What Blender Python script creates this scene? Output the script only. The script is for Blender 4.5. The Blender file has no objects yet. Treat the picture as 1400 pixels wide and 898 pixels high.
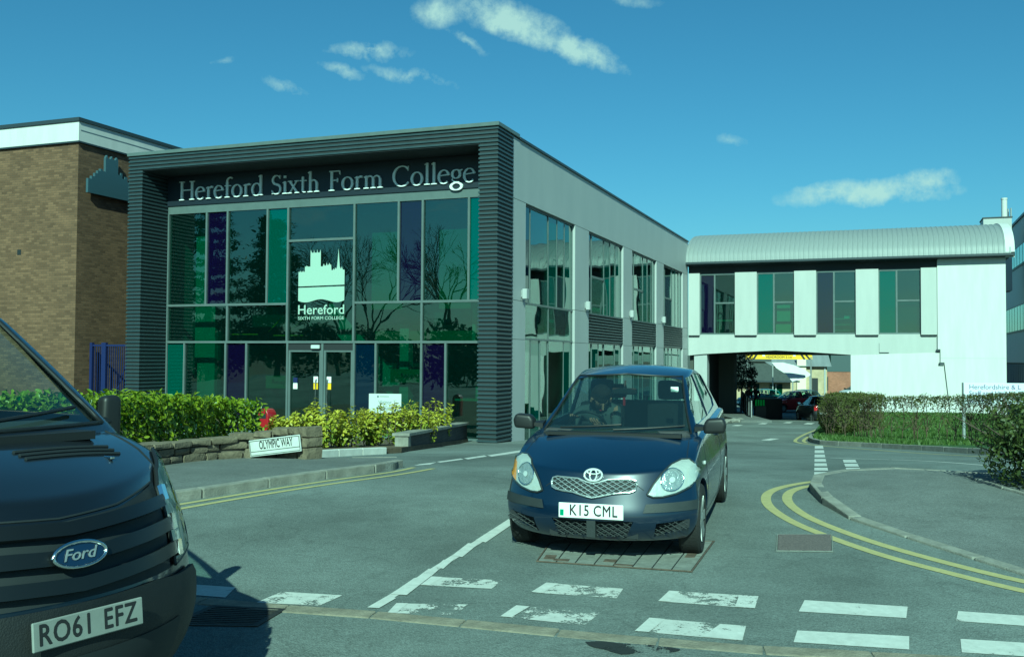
import bpy, bmesh, math, random
from mathutils import Vector, Matrix
from mathutils.bvhtree import BVHTree
R = math.radians
scn = bpy.context.scene
col = scn.collection
# ------------------------------------------------------------------ camera
PITCH, ROLL, FPX, CAMZ = math.atan(40.5 / 1330), R(.35), 1330., 1.3
FW = Vector((0, math.cos(PITCH), math.sin(PITCH)))
UP = Vector((0, -math.sin(PITCH), math.cos(PITCH)))
RT = Vector((1, 0, 0))
cr, ur = RT * math.cos(ROLL) + UP * math.sin(ROLL), UP * math.cos(ROLL) - RT * math.sin(ROLL)
cd = bpy.data.cameras.new('camera'); cam = bpy.data.objects.new('camera', cd); col.objects.link(cam)
cam.matrix_world = Matrix(((cr.x, ur.x, -FW.x, 0), (cr.y, ur.y, -FW.y, 0), (cr.z, ur.z, -FW.z, CAMZ), (0, 0, 0, 1)))
cd.sensor_width = 36; cd.lens = 36 * FPX / 1400; cd.clip_start = .05; cd.clip_end = 3000
scn.camera = cam
# ------------------------------------------------------------------ light, sky, exposure
SUN_AZ, SUN_EL = R(4.0), R(34)          # light travels towards +Y, a little to the right; the sun stands behind the camera
trav = Vector((math.sin(SUN_AZ) * math.cos(SUN_EL), math.cos(SUN_AZ) * math.cos(SUN_EL), -math.sin(SUN_EL)))
sl = bpy.data.lights.new('sun', 'SUN'); sl.energy = 4.4; sl.angle = R(.5); sl.color = (1, .95, .86)
sun = bpy.data.objects.new('sun', sl); col.objects.link(sun)
sun.rotation_euler = (-trav).to_track_quat('Z', 'Y').to_euler(); sun.location = (0, -30, 40)
W = bpy.data.worlds.new('World'); scn.world = W; W.use_nodes = True
wn, wl = W.node_tree.nodes, W.node_tree.links
wn.clear()
def N(nodes, t, **kw):
    n = nodes.new(t)
    for k, v in kw.items(): setattr(n, k, v)
    return n
def setin(n, **kw):
    for k, v in kw.items():
        n.inputs[k.replace('_', ' ')].default_value = v
sky = N(wn, 'ShaderNodeTexSky', sky_type='NISHITA', sun_disc=False, sun_elevation=SUN_EL)
sky.sun_rotation = math.pi + SUN_AZ
sky.air_density = 1.1; sky.dust_density = .6; sky.ozone_density = 2.0
geo = N(wn, 'ShaderNodeTexCoord')
def wmath(op, a, b=None, clamp=False):
    n = N(wn, 'ShaderNodeMath', operation=op, use_clamp=clamp)
    for i, v in enumerate((a, b)):
        if v is None: continue
        if isinstance(v, (int, float)): n.inputs[i].default_value = v
        else: wl.new(v, n.inputs[i])
    return n.outputs[0]
sep = N(wn, 'ShaderNodeSeparateXYZ'); wl.new(geo.outputs['Generated'], sep.inputs[0])
dx, dy, dz = sep.outputs
# small fair-weather clouds: soft elongated patches, broken up by noise
nz = N(wn, 'ShaderNodeTexNoise'); setin(nz, Scale=9., Detail=7., Roughness=.62)
wl.new(geo.outputs['Generated'], nz.inputs['Vector'])
nz2 = N(wn, 'ShaderNodeTexNoise'); setin(nz2, Scale=30., Detail=6., Roughness=.62)
wl.new(geo.outputs['Generated'], nz2.inputs['Vector'])
ysafe = wmath('MAXIMUM', dy, .05)
tx, tz = wmath('DIVIDE', dx, ysafe), wmath('DIVIDE', dz, ysafe)
wx = wmath('MULTIPLY', wmath('SUBTRACT', nz2.outputs[0], .5), .030)
nz4 = N(wn, 'ShaderNodeTexNoise'); setin(nz4, Scale=17., Detail=7., Roughness=.6); wl.new(geo.outputs['Generated'], nz4.inputs['Vector'])
wz = wmath('MULTIPLY', wmath('SUBTRACT', nz4.outputs[0], .5), .035)
tx, tz = wmath('ADD', tx, wx), wmath('ADD', tz, wz)
def pdir(px, py):
    a, b = (px - 700) / FPX, (449 - py) / FPX
    c, s = math.cos(ROLL), math.sin(ROLL)
    a, b = a * c - b * s, a * s + b * c
    return FW + RT * a + UP * b
CL = [  # centre, half length, half height (in image-scale angles), tilt, strength
    (700, 28, 110, 34, 20, 1.0), (790, 68, 95, 22, 22, .85), (600, 15, 55, 30, -10, .65), (640, 55, 60, 10, 38, .4),
    (505, 70, 75, 15, 4, .6), (470, 95, 50, 12, 15, .45), (560, 105, 90, 14, 14, .5), (388, 122, 60, 14, 22, .4), (310, 88, 45, 10, 0, .25),
    (1190, 262, 150, 22, -2, .95), (1262, 250, 60, 22, -10, .9), (1130, 262, 70, 14, 5, .7), (1000, 190, 34, 14, 20, .35), (860, 0, 70, 14, 8, .35)]
acc = None
for px, py, hl, hh, tilt, st in CL:
    d = pdir(px, py); cx, cz = d.x / d.y, d.z / d.y
    ca, sa = math.cos(R(-tilt)), math.sin(R(-tilt))
    ax, az = wmath('SUBTRACT', tx, cx), wmath('SUBTRACT', tz, cz)
    u = wmath('ADD', wmath('MULTIPLY', ax, ca * FPX / hl), wmath('MULTIPLY', az, sa * FPX / hl))
    v = wmath('ADD', wmath('MULTIPLY', ax, -sa * FPX / hh), wmath('MULTIPLY', az, ca * FPX / hh))
    r2 = wmath('ADD', wmath('MULTIPLY', u, u), wmath('MULTIPLY', v, v))
    m = wmath('MULTIPLY', wmath('SUBTRACT', 1., wmath('SQRT', r2), True), st)
    acc = m if acc is None else wmath('MAXIMUM', acc, m)
# the same kind of sparse small clouds over the rest of the sky
zs = wmath('ADD', wmath('MAXIMUM', dz, 0.), .12)
comb = N(wn, 'ShaderNodeCombineXYZ'); wl.new(wmath('DIVIDE', dx, zs), comb.inputs[0]); wl.new(wmath('DIVIDE', dy, zs), comb.inputs[1])
nz3 = N(wn, 'ShaderNodeTexNoise'); setin(nz3, Scale=1.1, Detail=7., Roughness=.6); wl.new(comb.outputs[0], nz3.inputs['Vector'])
rest = wmath('MULTIPLY', wmath('SUBTRACT', nz3.outputs[0], .60, True), 4.0)
rest = wmath('MULTIPLY', rest, wmath('MULTIPLY', wmath('SUBTRACT', .35, dy), 4., True))
nz5 = N(wn, 'ShaderNodeTexNoise'); setin(nz5, Scale=42., Detail=8., Roughness=.68); wl.new(geo.outputs['Generated'], nz5.inputs['Vector'])
puff = wmath('ADD', wmath('MULTIPLY', wmath('SUBTRACT', nz5.outputs[0], .5), 2.1), wmath('MULTIPLY', wmath('SUBTRACT', nz4.outputs[0], .5), .9))
edge = wmath('MULTIPLY', puff, wmath('MULTIPLY', acc, 2.2, True))
dens = wmath('MULTIPLY', wmath('SUBTRACT', wmath('ADD', wmath('MULTIPLY', acc, 1.15), edge), .14, True), 1.25)
dens = wmath('MULTIPLY', wmath('ADD', dens, rest), 1.0, True)
cmix = N(wn, 'ShaderNodeMixRGB'); wl.new(wmath('MULTIPLY', dens, .86), cmix.inputs[0])
tint = N(wn, 'ShaderNodeMixRGB', blend_type='MULTIPLY'); tint.inputs[0].default_value = 1; tint.inputs[2].default_value = (.74, .89, 1.14, 1)
wl.new(sky.outputs[0], tint.inputs[1])
wl.new(tint.outputs[0], cmix.inputs[1]); cmix.inputs[2].default_value = (8.6, 8.4, 8.6, 1)
bg = N(wn, 'ShaderNodeBackground'); bg.inputs[1].default_value = .056
wl.new(cmix.outputs[0], bg.inputs[0]); wo = N(wn, 'ShaderNodeOutputWorld'); wl.new(bg.outputs[0], wo.inputs[0])
vs = scn.view_settings
vs.view_transform = 'Standard'; vs.look = 'None'; vs.gamma = 1; vs.use_curve_mapping = False; vs.exposure = .6
# the photograph was taken through green tinted glazing: a camera white balance
vs.use_white_balance = True; vs.white_balance_temperature = 5200; vs.white_balance_tint = -49
scn.render.engine = 'CYCLES'
scn.cycles.max_bounces = 8; scn.cycles.transparent_max_bounces = 16; scn.cycles.use_denoising = True
scn.cycles.caustics_reflective = False; scn.cycles.caustics_refractive = False
# ------------------------------------------------------------------ helpers
GK = [(-300, -1.4), (-60, -.9), (0, -.69), (4, -.506), (8.2, -.31), (10.5, -.215), (12.5, -.20), (15, -.29), (18, -.475), (22, -.725),
      (26, -.965), (36, -1.36), (50, -1.9), (58, -2.2), (68, -2.35), (500, -2.5)]
def g(y):
    if y <= GK[0][0]: return GK[0][1]
    for i in range(len(GK) - 1):
        (y0, z0), (y1, z1) = GK[i], GK[i + 1]
        if y <= y1:
            def sl_(j):
                j = max(0, min(len(GK) - 2, j)); return (GK[j + 1][1] - GK[j][1]) / (GK[j + 1][0] - GK[j][0])
            m0, m1 = (sl_(i - 1) + sl_(i)) / 2, (sl_(i) + sl_(i + 1)) / 2
            t = (y - y0) / (y1 - y0); h = y1 - y0
            return (2*t**3 - 3*t*t + 1) * z0 + (t**3 - 2*t*t + t) * h * m0 + (-2*t**3 + 3*t*t) * z1 + (t**3 - t*t) * h * m1
    return GK[-1][1]
def gp(px, py, up=0.):          # a photograph pixel -> the point of the ground it shows
    d = pdir(px, py); lo, hi = .5, 400.
    for _ in range(60):
        m = (lo + hi) / 2
        if CAMZ + d.z * m > g(d.y * m) + up: lo = m
        else: hi = m
    return (d.x * lo, d.y * lo)
def at(px, py, Y):
    d = pdir(px, py); t = Y / d.y
    return Vector((d.x * t, Y, CAMZ + d.z * t))
def tag(o, label=None, cat=None, group=None, kind=None):
    if label: o['label'] = label
    if cat: o['category'] = cat
    if group: o['group'] = group
    if kind: o['kind'] = kind
    return o
def empty(name, loc=(0, 0, 0), rz=0., label=None, cat=None, group=None, kind=None, parent=None, rot=None):
    o = bpy.data.objects.new(name, None); col.objects.link(o); o.empty_display_size = .2
    o.location = loc; o.rotation_euler = rot if rot else (0, 0, rz); o.parent = parent
    return tag(o, label, cat, group, kind)
def link(name, me, mat=None, parent=None, loc=None, rot=None, scale=None):
    o = bpy.data.objects.new(name, me); col.objects.link(o)
    if mat is not None and not me.materials: me.materials.append(mat)
    if parent: o.parent = parent
    if loc is not None: o.location = loc
    if rot is not None: o.rotation_euler = rot
    if scale is not None: o.scale = scale
    return o
def copy_tree(o, parent=None):
    c = o.copy(); col.objects.link(c); c.parent = parent
    for ch in o.children: copy_tree(ch, c)
    return c
class MB:
    """collects geometry and links it as one mesh object"""
    def __init__(s): s.v = []; s.f = []
    def add(s, vs_, fs):
        n = len(s.v); s.v += [tuple(p) for p in vs_]; s.f += [tuple(i + n for i in f) for f in fs]; return s
    def box(s, x0, x1, y0, y1, z0, z1):
        return s.add([(x0,y0,z0),(x1,y0,z0),(x1,y1,z0),(x0,y1,z0),(x0,y0,z1),(x1,y0,z1),(x1,y1,z1),(x0,y1,z1)],
                     [(0,3,2,1),(4,5,6,7),(0,1,5,4),(1,2,6,5),(2,3,7,6),(3,0,4,7)])
    def quad(s, a, b, c, d): return s.add([a, b, c, d], [(0, 1, 2, 3)])
    def prism(s, poly, fn, d0, d1):
        """2-D polygon (ccw) extruded between depths d0 and d1; fn(u, v, d) -> xyz"""
        n = len(poly)
        vv = [fn(u, v, d0) for u, v in poly] + [fn(u, v, d1) for u, v in poly]
        ff = [tuple(range(n)), tuple(range(2*n - 1, n - 1, -1))] + [(i, i + n, (i + 1) % n + n, (i + 1) % n) for i in range(n)]
        return s.add(vv, ff)
    def tube(s, path, r, n=8, cap=True):
        path = [Vector(p) for p in path]; rings = []
        rr = r if isinstance(r, (list, tuple)) else [r] * len(path)
        for i, p in enumerate(path):
            t = (path[min(i + 1, len(path) - 1)] - path[max(i - 1, 0)]).normalized()
            a = t.cross(Vector((0, 0, 1)));
            if a.length < 1e-3: a = t.cross(Vector((0, 1, 0)))
            a.normalize(); b = t.cross(a)
            rings.append([p + (a * math.cos(2*math.pi*k/n) + b * math.sin(2*math.pi*k/n)) * rr[i] for k in range(n)])
        vv = [q for ring in rings for q in ring]
        ff = [(i*n + k, i*n + (k+1) % n, (i+1)*n + (k+1) % n, (i+1)*n + k) for i in range(len(path)-1) for k in range(n)]
        if cap: ff += [tuple(range(n-1, -1, -1)), tuple(range((len(path)-1)*n, len(path)*n))]
        return s.add(vv, ff)
    def lathe(s, prof, n=24, fn=lambda x, y, z: (x, y, z)):
        vv = [fn(r * math.cos(2*math.pi*k/n), r * math.sin(2*math.pi*k/n), z) for r, z in prof for k in range(n)]
        m = len(prof)
        ff = [(i*n + k, i*n + (k+1) % n, (i+1)*n + (k+1) % n, (i+1)*n + k) for i in range(m-1) for k in range(n)]
        return s.add(vv, ff)
    def mesh(s, name='m', smooth=None, bevel=0, seg=1, uv=False):
        me = bpy.data.meshes.new(name); me.from_pydata(s.v, [], s.f); me.validate()
        bm = bmesh.new(); bm.from_mesh(me)
        bmesh.ops.recalc_face_normals(bm, faces=bm.faces)
        if bevel:
            bmesh.ops.bevel(bm, geom=[e for e in bm.edges if e.is_manifold and e.calc_face_angle(0) > .5], offset=bevel, segments=seg, affect='EDGES', profile=.6)
        if uv:
            L = bm.loops.layers.uv.new('UVMap')
            for f in bm.faces:
                nx, ny, nz_ = abs(f.normal.x), abs(f.normal.y), abs(f.normal.z)
                for l in f.loops:
                    p = l.vert.co
                    l[L].uv = (p.x, p.y) if nz_ >= max(nx, ny) else ((p.y, p.z) if nx > ny else (p.x, p.z))
        bm.to_mesh(me); bm.free()
        if smooth is not None:
            me.shade_smooth(); me.set_sharp_from_angle(angle=R(smooth))
        return me
    def build(s, name, mat, parent=None, smooth=None, bevel=0, seg=1, uv=False, **kw):
        return link(name, s.mesh(name, smooth, bevel, seg, uv), mat, parent, **kw)
def boxo(name, mat, parent, x0, x1, y0, y1, z0, z1, bevel=0, **kw):
    return MB().box(x0, x1, y0, y1, z0, z1).build(name, mat, parent, bevel=bevel, **kw)
def drape_mesh(poly, h, skirt=0., step=.8, stepx=None):
    """plan polygon laid over the falling ground at height h, with a skirt of given depth"""
    bm = bmesh.new(); vv = [bm.verts.new((x, y, 0)) for x, y in poly]
    f = bm.faces.new(vv)
    if f.normal.z < 0: f.normal_flip()
    bm.normal_update()
    if f.normal.z < 0: f.normal_flip()
    y0, y1 = min(p[1] for p in poly), max(p[1] for p in poly)
    y = math.ceil(y0 / step) * step
    while y < y1:
        bmesh.ops.bisect_plane(bm, geom=bm.verts[:] + bm.edges[:] + bm.faces[:], plane_co=(0, y, 0), plane_no=(0, 1, 0), dist=1e-5)
        y += step
    if skirt:
        bm.normal_update()
        be = [e for e in bm.edges if e.is_boundary]
        r = bmesh.ops.extrude_edge_only(bm, edges=be)
        for v in [e for e in r['geom'] if isinstance(e, bmesh.types.BMVert)]: v.co.z = -skirt
    for v in bm.verts: v.co.z += g(v.co.y) + h
    bmesh.ops.triangulate(bm, faces=[f for f in bm.faces if len(f.verts) > 4])
    bmesh.ops.recalc_face_normals(bm, faces=bm.faces)
    if skirt == 0:
        for f in bm.faces:
            if f.normal.z < 0: f.normal_flip()
    me = bpy.data.meshes.new('sheet'); bm.to_mesh(me); bm.free(); return me
def band(path, w, closed=False):
    """polyline -> plan polygon of width w"""
    L, Rr = [], []
    for i, p in enumerate(path):
        a, b = path[max(i - 1, 0)], path[min(i + 1, len(path) - 1)]
        t = Vector((b[0] - a[0], b[1] - a[1])).normalized(); n = Vector((-t.y, t.x)) * w / 2
        L.append((p[0] + n.x, p[1] + n.y)); Rr.append((p[0] - n.x, p[1] - n.y))
    return L, Rr
def smooth_path(pts, n=8):
    out = []
    P = [Vector(p) for p in pts]
    for i in range(len(P) - 1):
        p0, p1, p2, p3 = P[max(i-1, 0)], P[i], P[i+1], P[min(i+2, len(P)-1)]
        for k in range(n):
            t = k / n
            out.append(.5 * ((2*p1) + (p2 - p0)*t + (2*p0 - 5*p1 + 4*p2 - p3)*t*t + (3*p1 - p0 - 3*p2 + p3)*t**3))
    out.append(P[-1]); return out
def band_mesh(path, w, h):
    L, Rr = band(path, w)
    vv = [(x, y, g(y) + h) for x, y in L] + [(x, y, g(y) + h) for x, y in Rr]; n = len(L)
    me = bpy.data.meshes.new('band'); me.from_pydata(vv, [], [(i, i + n, i + n + 1, i + 1) for i in range(n - 1)])
    bm = bmesh.new(); bm.from_mesh(me)
    for f in bm.faces:
        if f.normal.z < 0: f.normal_flip()
    bm.to_mesh(me); bm.free(); return me
def text_mesh(s, size, bold=0., align='CENTER', sx=1., depth=0., spacing=1.):
    cu = bpy.data.curves.new('t', 'FONT'); cu.body = s; cu.size = size; cu.align_x = align; cu.align_y = 'CENTER'
    cu.extrude = depth; cu.space_character = spacing; cu.resolution_u = 3
    o = bpy.data.objects.new('t', cu); col.objects.link(o)
    dg = bpy.context.evaluated_depsgraph_get()
    me = bpy.data.meshes.new_from_object(o.evaluated_get(dg))
    bpy.data.objects.remove(o); bpy.data.curves.remove(cu)
    if bold:                       # heavier strokes: the same outline struck again a little to either side
        bm = bmesh.new()
        for k, (ox, oy) in enumerate(((0, 0), (bold, 0), (-bold, 0), (0, bold), (0, -bold))):
            t_ = me.copy()
            for v in t_.vertices: v.co = (v.co.x + ox, v.co.y + oy, v.co.z - k * .0002)
            bm.from_mesh(t_); bpy.data.meshes.remove(t_)
        bm.to_mesh(me); bm.free()
    for v in me.vertices: v.co.x *= sx
    me.materials.clear(); return me
def apply_mods(o):
    dg = bpy.context.evaluated_depsgraph_get(); dg.update()
    me = bpy.data.meshes.new_from_object(o.evaluated_get(dg)); o.modifiers.clear(); o.data = me; return o
# ------------------------------------------------------------------ materials
def mat(name, color, rough=.6, metal=0., var=0., vscale=3., bump=0., bscale=30., spec=.5, coat=0., color2=None, coord='Object', detail=6., stretch=None):
    m = bpy.data.materials.new(name); m.use_nodes = True
    n, l = m.node_tree.nodes, m.node_tree.links; b = n['Principled BSDF']
    b.inputs['Base Color'].default_value = (*color, 1); b.inputs['Roughness'].default_value = rough
    b.inputs['Metallic'].default_value = metal; b.inputs['Specular IOR Level'].default_value = spec
    b.inputs['Coat Weight'].default_value = coat; b.inputs['Coat Roughness'].default_value = .04
    tc = N(n, 'ShaderNodeTexCoord')
    if var or color2:
        t = N(n, 'ShaderNodeTexNoise'); setin(t, Scale=vscale, Detail=detail, Roughness=.65)
        if stretch:
            mpn = N(n, 'ShaderNodeMapping'); mpn.inputs['Scale'].default_value = stretch; l.new(tc.outputs[coord], mpn.inputs[0]); l.new(mpn.outputs[0], t.inputs['Vector'])
        else: l.new(tc.outputs[coord], t.inputs['Vector'])
        r = N(n, 'ShaderNodeValToRGB')
        c2 = color2 or tuple(min(1, c * (1 + var)) for c in color)
        c1 = color if color2 else tuple(c * (1 - var) for c in color)
        r.color_ramp.elements[0].color = (*c1, 1); r.color_ramp.elements[0].position = .32
        r.color_ramp.elements[1].color = (*c2, 1); r.color_ramp.elements[1].position = .68
        l.new(t.outputs[0], r.inputs[0]); l.new(r.outputs[0], b.inputs['Base Color'])
        rr = N(n, 'ShaderNodeMapRange'); setin(rr, To_Min=max(0, rough - .08), To_Max=min(1, rough + .1)); l.new(t.outputs[0], rr.inputs[0]); l.new(rr.outputs[0], b.inputs['Roughness'])
    if bump:
        t = N(n, 'ShaderNodeTexNoise'); setin(t, Scale=bscale, Detail=5.); l.new(tc.outputs[coord], t.inputs['Vector'])
        bp = N(n, 'ShaderNodeBump'); setin(bp, Strength=bump, Distance=.02); l.new(t.outputs[0], bp.inputs['Height']); l.new(bp.outputs[0], b.inputs['Normal'])
    return m
def asphalt(name, base, tone=(1, 1, 1), patch=.3):
    m = bpy.data.materials.new(name); m.use_nodes = True
    n, l = m.node_tree.nodes, m.node_tree.links; b = n['Principled BSDF']; b.inputs['Roughness'].default_value = .9; b.inputs['Specular IOR Level'].default_value = .25
    ge = N(n, 'ShaderNodeNewGeometry'); P = ge.outputs['Position']
    def noise(s, d=4., r=.6):
        t = N(n, 'ShaderNodeTexNoise'); setin(t, Scale=s, Detail=d, Roughness=r); l.new(P, t.inputs['Vector']); return t.outputs[0]
    def mp(x, a, b_, lo, hi):
        q = N(n, 'ShaderNodeMapRange'); setin(q, From_Min=a, From_Max=b_, To_Min=lo, To_Max=hi); l.new(x, q.inputs[0]); return q.outputs[0]
    def mul(a, b_):
        q = N(n, 'ShaderNodeMath', operation='MULTIPLY'); l.new(a, q.inputs[0]); l.new(b_, q.inputs[1]); return q.outputs[0]
    v = N(n, 'ShaderNodeTexVoronoi'); setin(v, Scale=85.); l.new(P, v.inputs['Vector'])
    a = mul(mp(noise(.35, 3.), .3, .7, 1 - patch, 1 + patch), mp(noise(2.6, 6., .7), .3, .7, .86, 1.14))
    a = mul(a, mp(noise(40., 3.), .3, .7, .82, 1.18)); a = mul(a, mp(v.outputs['Distance'], 0, .7, 1.22, .78))
    # hairline cracks, tar seams and oil drips
    w = N(n, 'ShaderNodeTexVoronoi', feature='DISTANCE_TO_EDGE'); setin(w, Scale=.55)
    wv = N(n, 'ShaderNodeVectorMath', operation='ADD'); ns = N(n, 'ShaderNodeTexNoise'); setin(ns, Scale=1.7, Detail=5.); l.new(P, ns.inputs['Vector'])
    l.new(P, wv.inputs[0]); l.new(ns.outputs['Color'], wv.inputs[1]); l.new(wv.outputs[0], w.inputs['Vector'])
    ck = mp(w.outputs['Distance'], .002, .012, .86, 1.)
    a = mul(a, ck); a = mul(a, mp(noise(1.3, 2., .5), .66, .72, 1., .82))
    c = N(n, 'ShaderNodeVectorMath', operation='SCALE'); c.inputs[0].default_value = tuple(base * t for t in tone); l.new(a, c.inputs['Scale'])
    l.new(c.outputs[0], b.inputs['Base Color'])
    bp = N(n, 'ShaderNodeBump'); setin(bp, Strength=.55, Distance=.008); l.new(v.outputs['Distance'], bp.inputs['Height']); l.new(bp.outputs[0], b.inputs['Normal'])
    return m
def paint(name, color, wear, scale=14.):
    m = bpy.data.materials.new(name); m.use_nodes = True
    n, l = m.node_tree.nodes, m.node_tree.links; b = n['Principled BSDF']; b.inputs['Roughness'].default_value = .75
    ge = N(n, 'ShaderNodeNewGeometry'); P = ge.outputs['Position']
    t = N(n, 'ShaderNodeTexNoise'); setin(t, Scale=scale, Detail=9., Roughness=.75); l.new(P, t.inputs['Vector'])
    t2 = N(n, 'ShaderNodeTexNoise'); setin(t2, Scale=3.2, Detail=2.); l.new(P, t2.inputs['Vector'])
    v = N(n, 'ShaderNodeTexVoronoi'); setin(v, Scale=75.); l.new(P, v.inputs['Vector'])
    ad = N(n, 'ShaderNodeMath', operation='MULTIPLY_ADD'); ad.inputs[1].default_value = .9; l.new(t2.outputs[0], ad.inputs[0]); l.new(t.outputs[0], ad.inputs[2])
    ad2 = N(n, 'ShaderNodeMath', operation='MULTIPLY_ADD'); ad2.inputs[1].default_value = .16; l.new(v.outputs['Distance'], ad2.inputs[0]); l.new(ad.outputs[0], ad2.inputs[2])
    mr = N(n, 'ShaderNodeMapRange'); setin(mr, From_Min=wear, From_Max=wear + .07); l.new(ad2.outputs[0], mr.inputs[0])
    l.new(mr.outputs[0], b.inputs['Alpha'])
    r = N(n, 'ShaderNodeMapRange'); setin(r, From_Min=.3, From_Max=.7, To_Min=.72, To_Max=1.); l.new(t.outputs[0], r.inputs[0])
    c = N(n, 'ShaderNodeVectorMath', operation='SCALE'); c.inputs[0].default_value = color; l.new(r.outputs[0], c.inputs['Scale']); l.new(c.outputs[0], b.inputs['Base Color'])
    return m
def glass(name, tint=(.46, .66, .55), refl=.075, wob=.005, bump_scale=.8, trans=1.0, film=None, fmix=.45):
    """architectural glazing: tinted see-through sheet with a mirror coat that grows at grazing angles"""
    m = bpy.data.materials.new(name); m.use_nodes = True
    n, l = m.node_tree.nodes, m.node_tree.links; n.remove(n['Principled BSDF'])
    tr = N(n, 'ShaderNodeBsdfTransparent'); tr.inputs[0].default_value = (*[t * trans for t in tint], 1)
    gl = N(n, 'ShaderNodeBsdfGlossy'); gl.inputs['Roughness'].default_value = .0; gl.inputs['Color'].default_value = (.9, .97, .95, 1)
    lw = N(n, 'ShaderNodeLayerWeight'); lw.inputs[0].default_value = .5
    fr = N(n, 'ShaderNodeMath', operation='POWER'); fr.inputs[1].default_value = 4.5; l.new(lw.outputs['Facing'], fr.inputs[0])
    ad = N(n, 'ShaderNodeMath', operation='MULTIPLY_ADD', use_clamp=True); ad.inputs[1].default_value = .9; ad.inputs[2].default_value = refl + .045
    l.new(fr.outputs[0], ad.inputs[0])
    mx = N(n, 'ShaderNodeMixShader'); l.new(ad.outputs[0], mx.inputs[0]); l.new(tr.outputs[0], mx.inputs[1]); l.new(gl.outputs[0], mx.inputs[2])
    if film:
        df = N(n, 'ShaderNodeBsdfDiffuse'); df.inputs[0].default_value = (*film, 1); m2 = N(n, 'ShaderNodeMixShader'); m2.inputs[0].default_value = fmix
        l.new(tr.outputs[0], m2.inputs[1]); l.new(df.outputs[0], m2.inputs[2]); l.new(m2.outputs[0], mx.inputs[1])
    if wob:
        tc = N(n, 'ShaderNodeTexCoord'); t = N(n, 'ShaderNodeTexNoise'); setin(t, Scale=bump_scale, Detail=1.); l.new(tc.outputs['Object'], t.inputs['Vector'])
        bp = N(n, 'ShaderNodeBump'); setin(bp, Strength=wob, Distance=1.); l.new(t.outputs[0], bp.inputs['Height']); l.new(bp.outputs[0], gl.inputs['Normal'])
    l.new(mx.outputs[0], n['Material Output'].inputs[0]); return m
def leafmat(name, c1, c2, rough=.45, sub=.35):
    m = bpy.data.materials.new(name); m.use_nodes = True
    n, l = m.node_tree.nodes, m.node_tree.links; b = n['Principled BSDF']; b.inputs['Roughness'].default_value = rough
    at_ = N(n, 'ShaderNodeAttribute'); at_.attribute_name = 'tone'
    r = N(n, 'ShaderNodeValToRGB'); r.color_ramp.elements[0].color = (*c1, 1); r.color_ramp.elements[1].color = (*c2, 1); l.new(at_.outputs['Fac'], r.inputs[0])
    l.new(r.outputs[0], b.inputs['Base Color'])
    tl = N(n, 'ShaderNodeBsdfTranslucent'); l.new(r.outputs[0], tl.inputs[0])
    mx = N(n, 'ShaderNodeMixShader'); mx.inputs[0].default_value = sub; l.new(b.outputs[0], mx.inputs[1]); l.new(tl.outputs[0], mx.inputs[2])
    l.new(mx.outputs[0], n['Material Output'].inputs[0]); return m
def brickmat(name, c1, c2, mortar, bw=.225, bh=.075, bump=.5):
    m = bpy.data.materials.new(name); m.use_nodes = True
    n, l = m.node_tree.nodes, m.node_tree.links; b = n['Principled BSDF']; b.inputs['Roughness'].default_value = .88
    uvn = N(n, 'ShaderNodeUVMap')
    br = N(n, 'ShaderNodeTexBrick'); setin(br, Scale=1., Mortar_Size=.006, Mortar_Smooth=.3, Bias=.0, Brick_Width=bw, Row_Height=bh)
    br.inputs['Color1'].default_value = (*c1, 1); br.inputs['Color2'].default_value = (*c2, 1); br.inputs['Mortar'].default_value = (*mortar, 1)
    l.new(uvn.outputs[0], br.inputs['Vector'])
    t = N(n, 'ShaderNodeTexNoise'); setin(t, Scale=.7, Detail=8., Roughness=.7); l.new(uvn.outputs[0], t.inputs['Vector'])
    mr = N(n, 'ShaderNodeMapRange'); setin(mr, From_Min=.3, From_Max=.7, To_Min=.74, To_Max=1.22); l.new(t.outputs[0], mr.inputs[0])
    mu = N(n, 'ShaderNodeVectorMath', operation='SCALE'); l.new(br.outputs[0], mu.inputs[0]); l.new(mr.outputs[0], mu.inputs['Scale'])
    l.new(mu.outputs[0], b.inputs['Base Color'])
    bp = N(n, 'ShaderNodeBump'); setin(bp, Strength=bump, Distance=.01); bp.invert = True; l.new(br.outputs['Fac'], bp.inputs['Height']); l.new(bp.outputs[0], b.inputs['Normal'])
    return m
M = {}
M['asphalt'] = asphalt('asphalt', .18, (.90, 1, .96))
M['asphalt_main'] = asphalt('main_road_asphalt', .18, (.90, 1, .96), patch=.15)
M['pavement'] = asphalt('pavement_tarmac', .165, (.95, 1, .97), patch=.15)
M['kerb'] = mat('kerb_concrete', (.22, .215, .19), .9, var=.28, vscale=5, bump=.4, bscale=60)
M['sett'] = mat('channel_stone', (.2, .18, .14), .9, var=.3, vscale=6, bump=.5, bscale=60)
M['earth'] = mat('earth', (.09, .07, .045), .95, var=.3, bump=.6)
M['grassbase'] = mat('turf', (.035, .075, .012), .9, var=.4, vscale=2.5, bump=.6)
M['white_paint'] = paint('white_road_paint', (.60, .60, .57), .765)
M['white_mid'] = paint('part_worn_white_road_paint', (.58, .58, .55), .84)
M['white_worn'] = paint('worn_white_road_paint', (.56, .56, .53), .97)
M['yellow_paint'] = paint('faded_yellow_road_paint', (.46, .41, .19), .64)
M['slat'] = mat('dark_grey_metal_slat', (.034, .052, .062), .42, var=.12, vscale=2)
M['core'] = mat('dark_backing', (.012, .015, .018), .7)
M['fascia'] = mat('navy_fascia_board', (.008, .014, .024), .5)
M['letter'] = mat('pale_grey_letter', (.72, .76, .76), .45)
M['mull'] = mat('grey_green_aluminium', (.105, .13, .13), .38, var=.08)
M['panel'] = mat('silver_grey_cladding', (.38, .39, .395), .5, var=.06, vscale=1.0, stretch=(1, 1, .3))
M['flash'] = mat('dark_flashing', (.03, .04, .05), .45)
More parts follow.
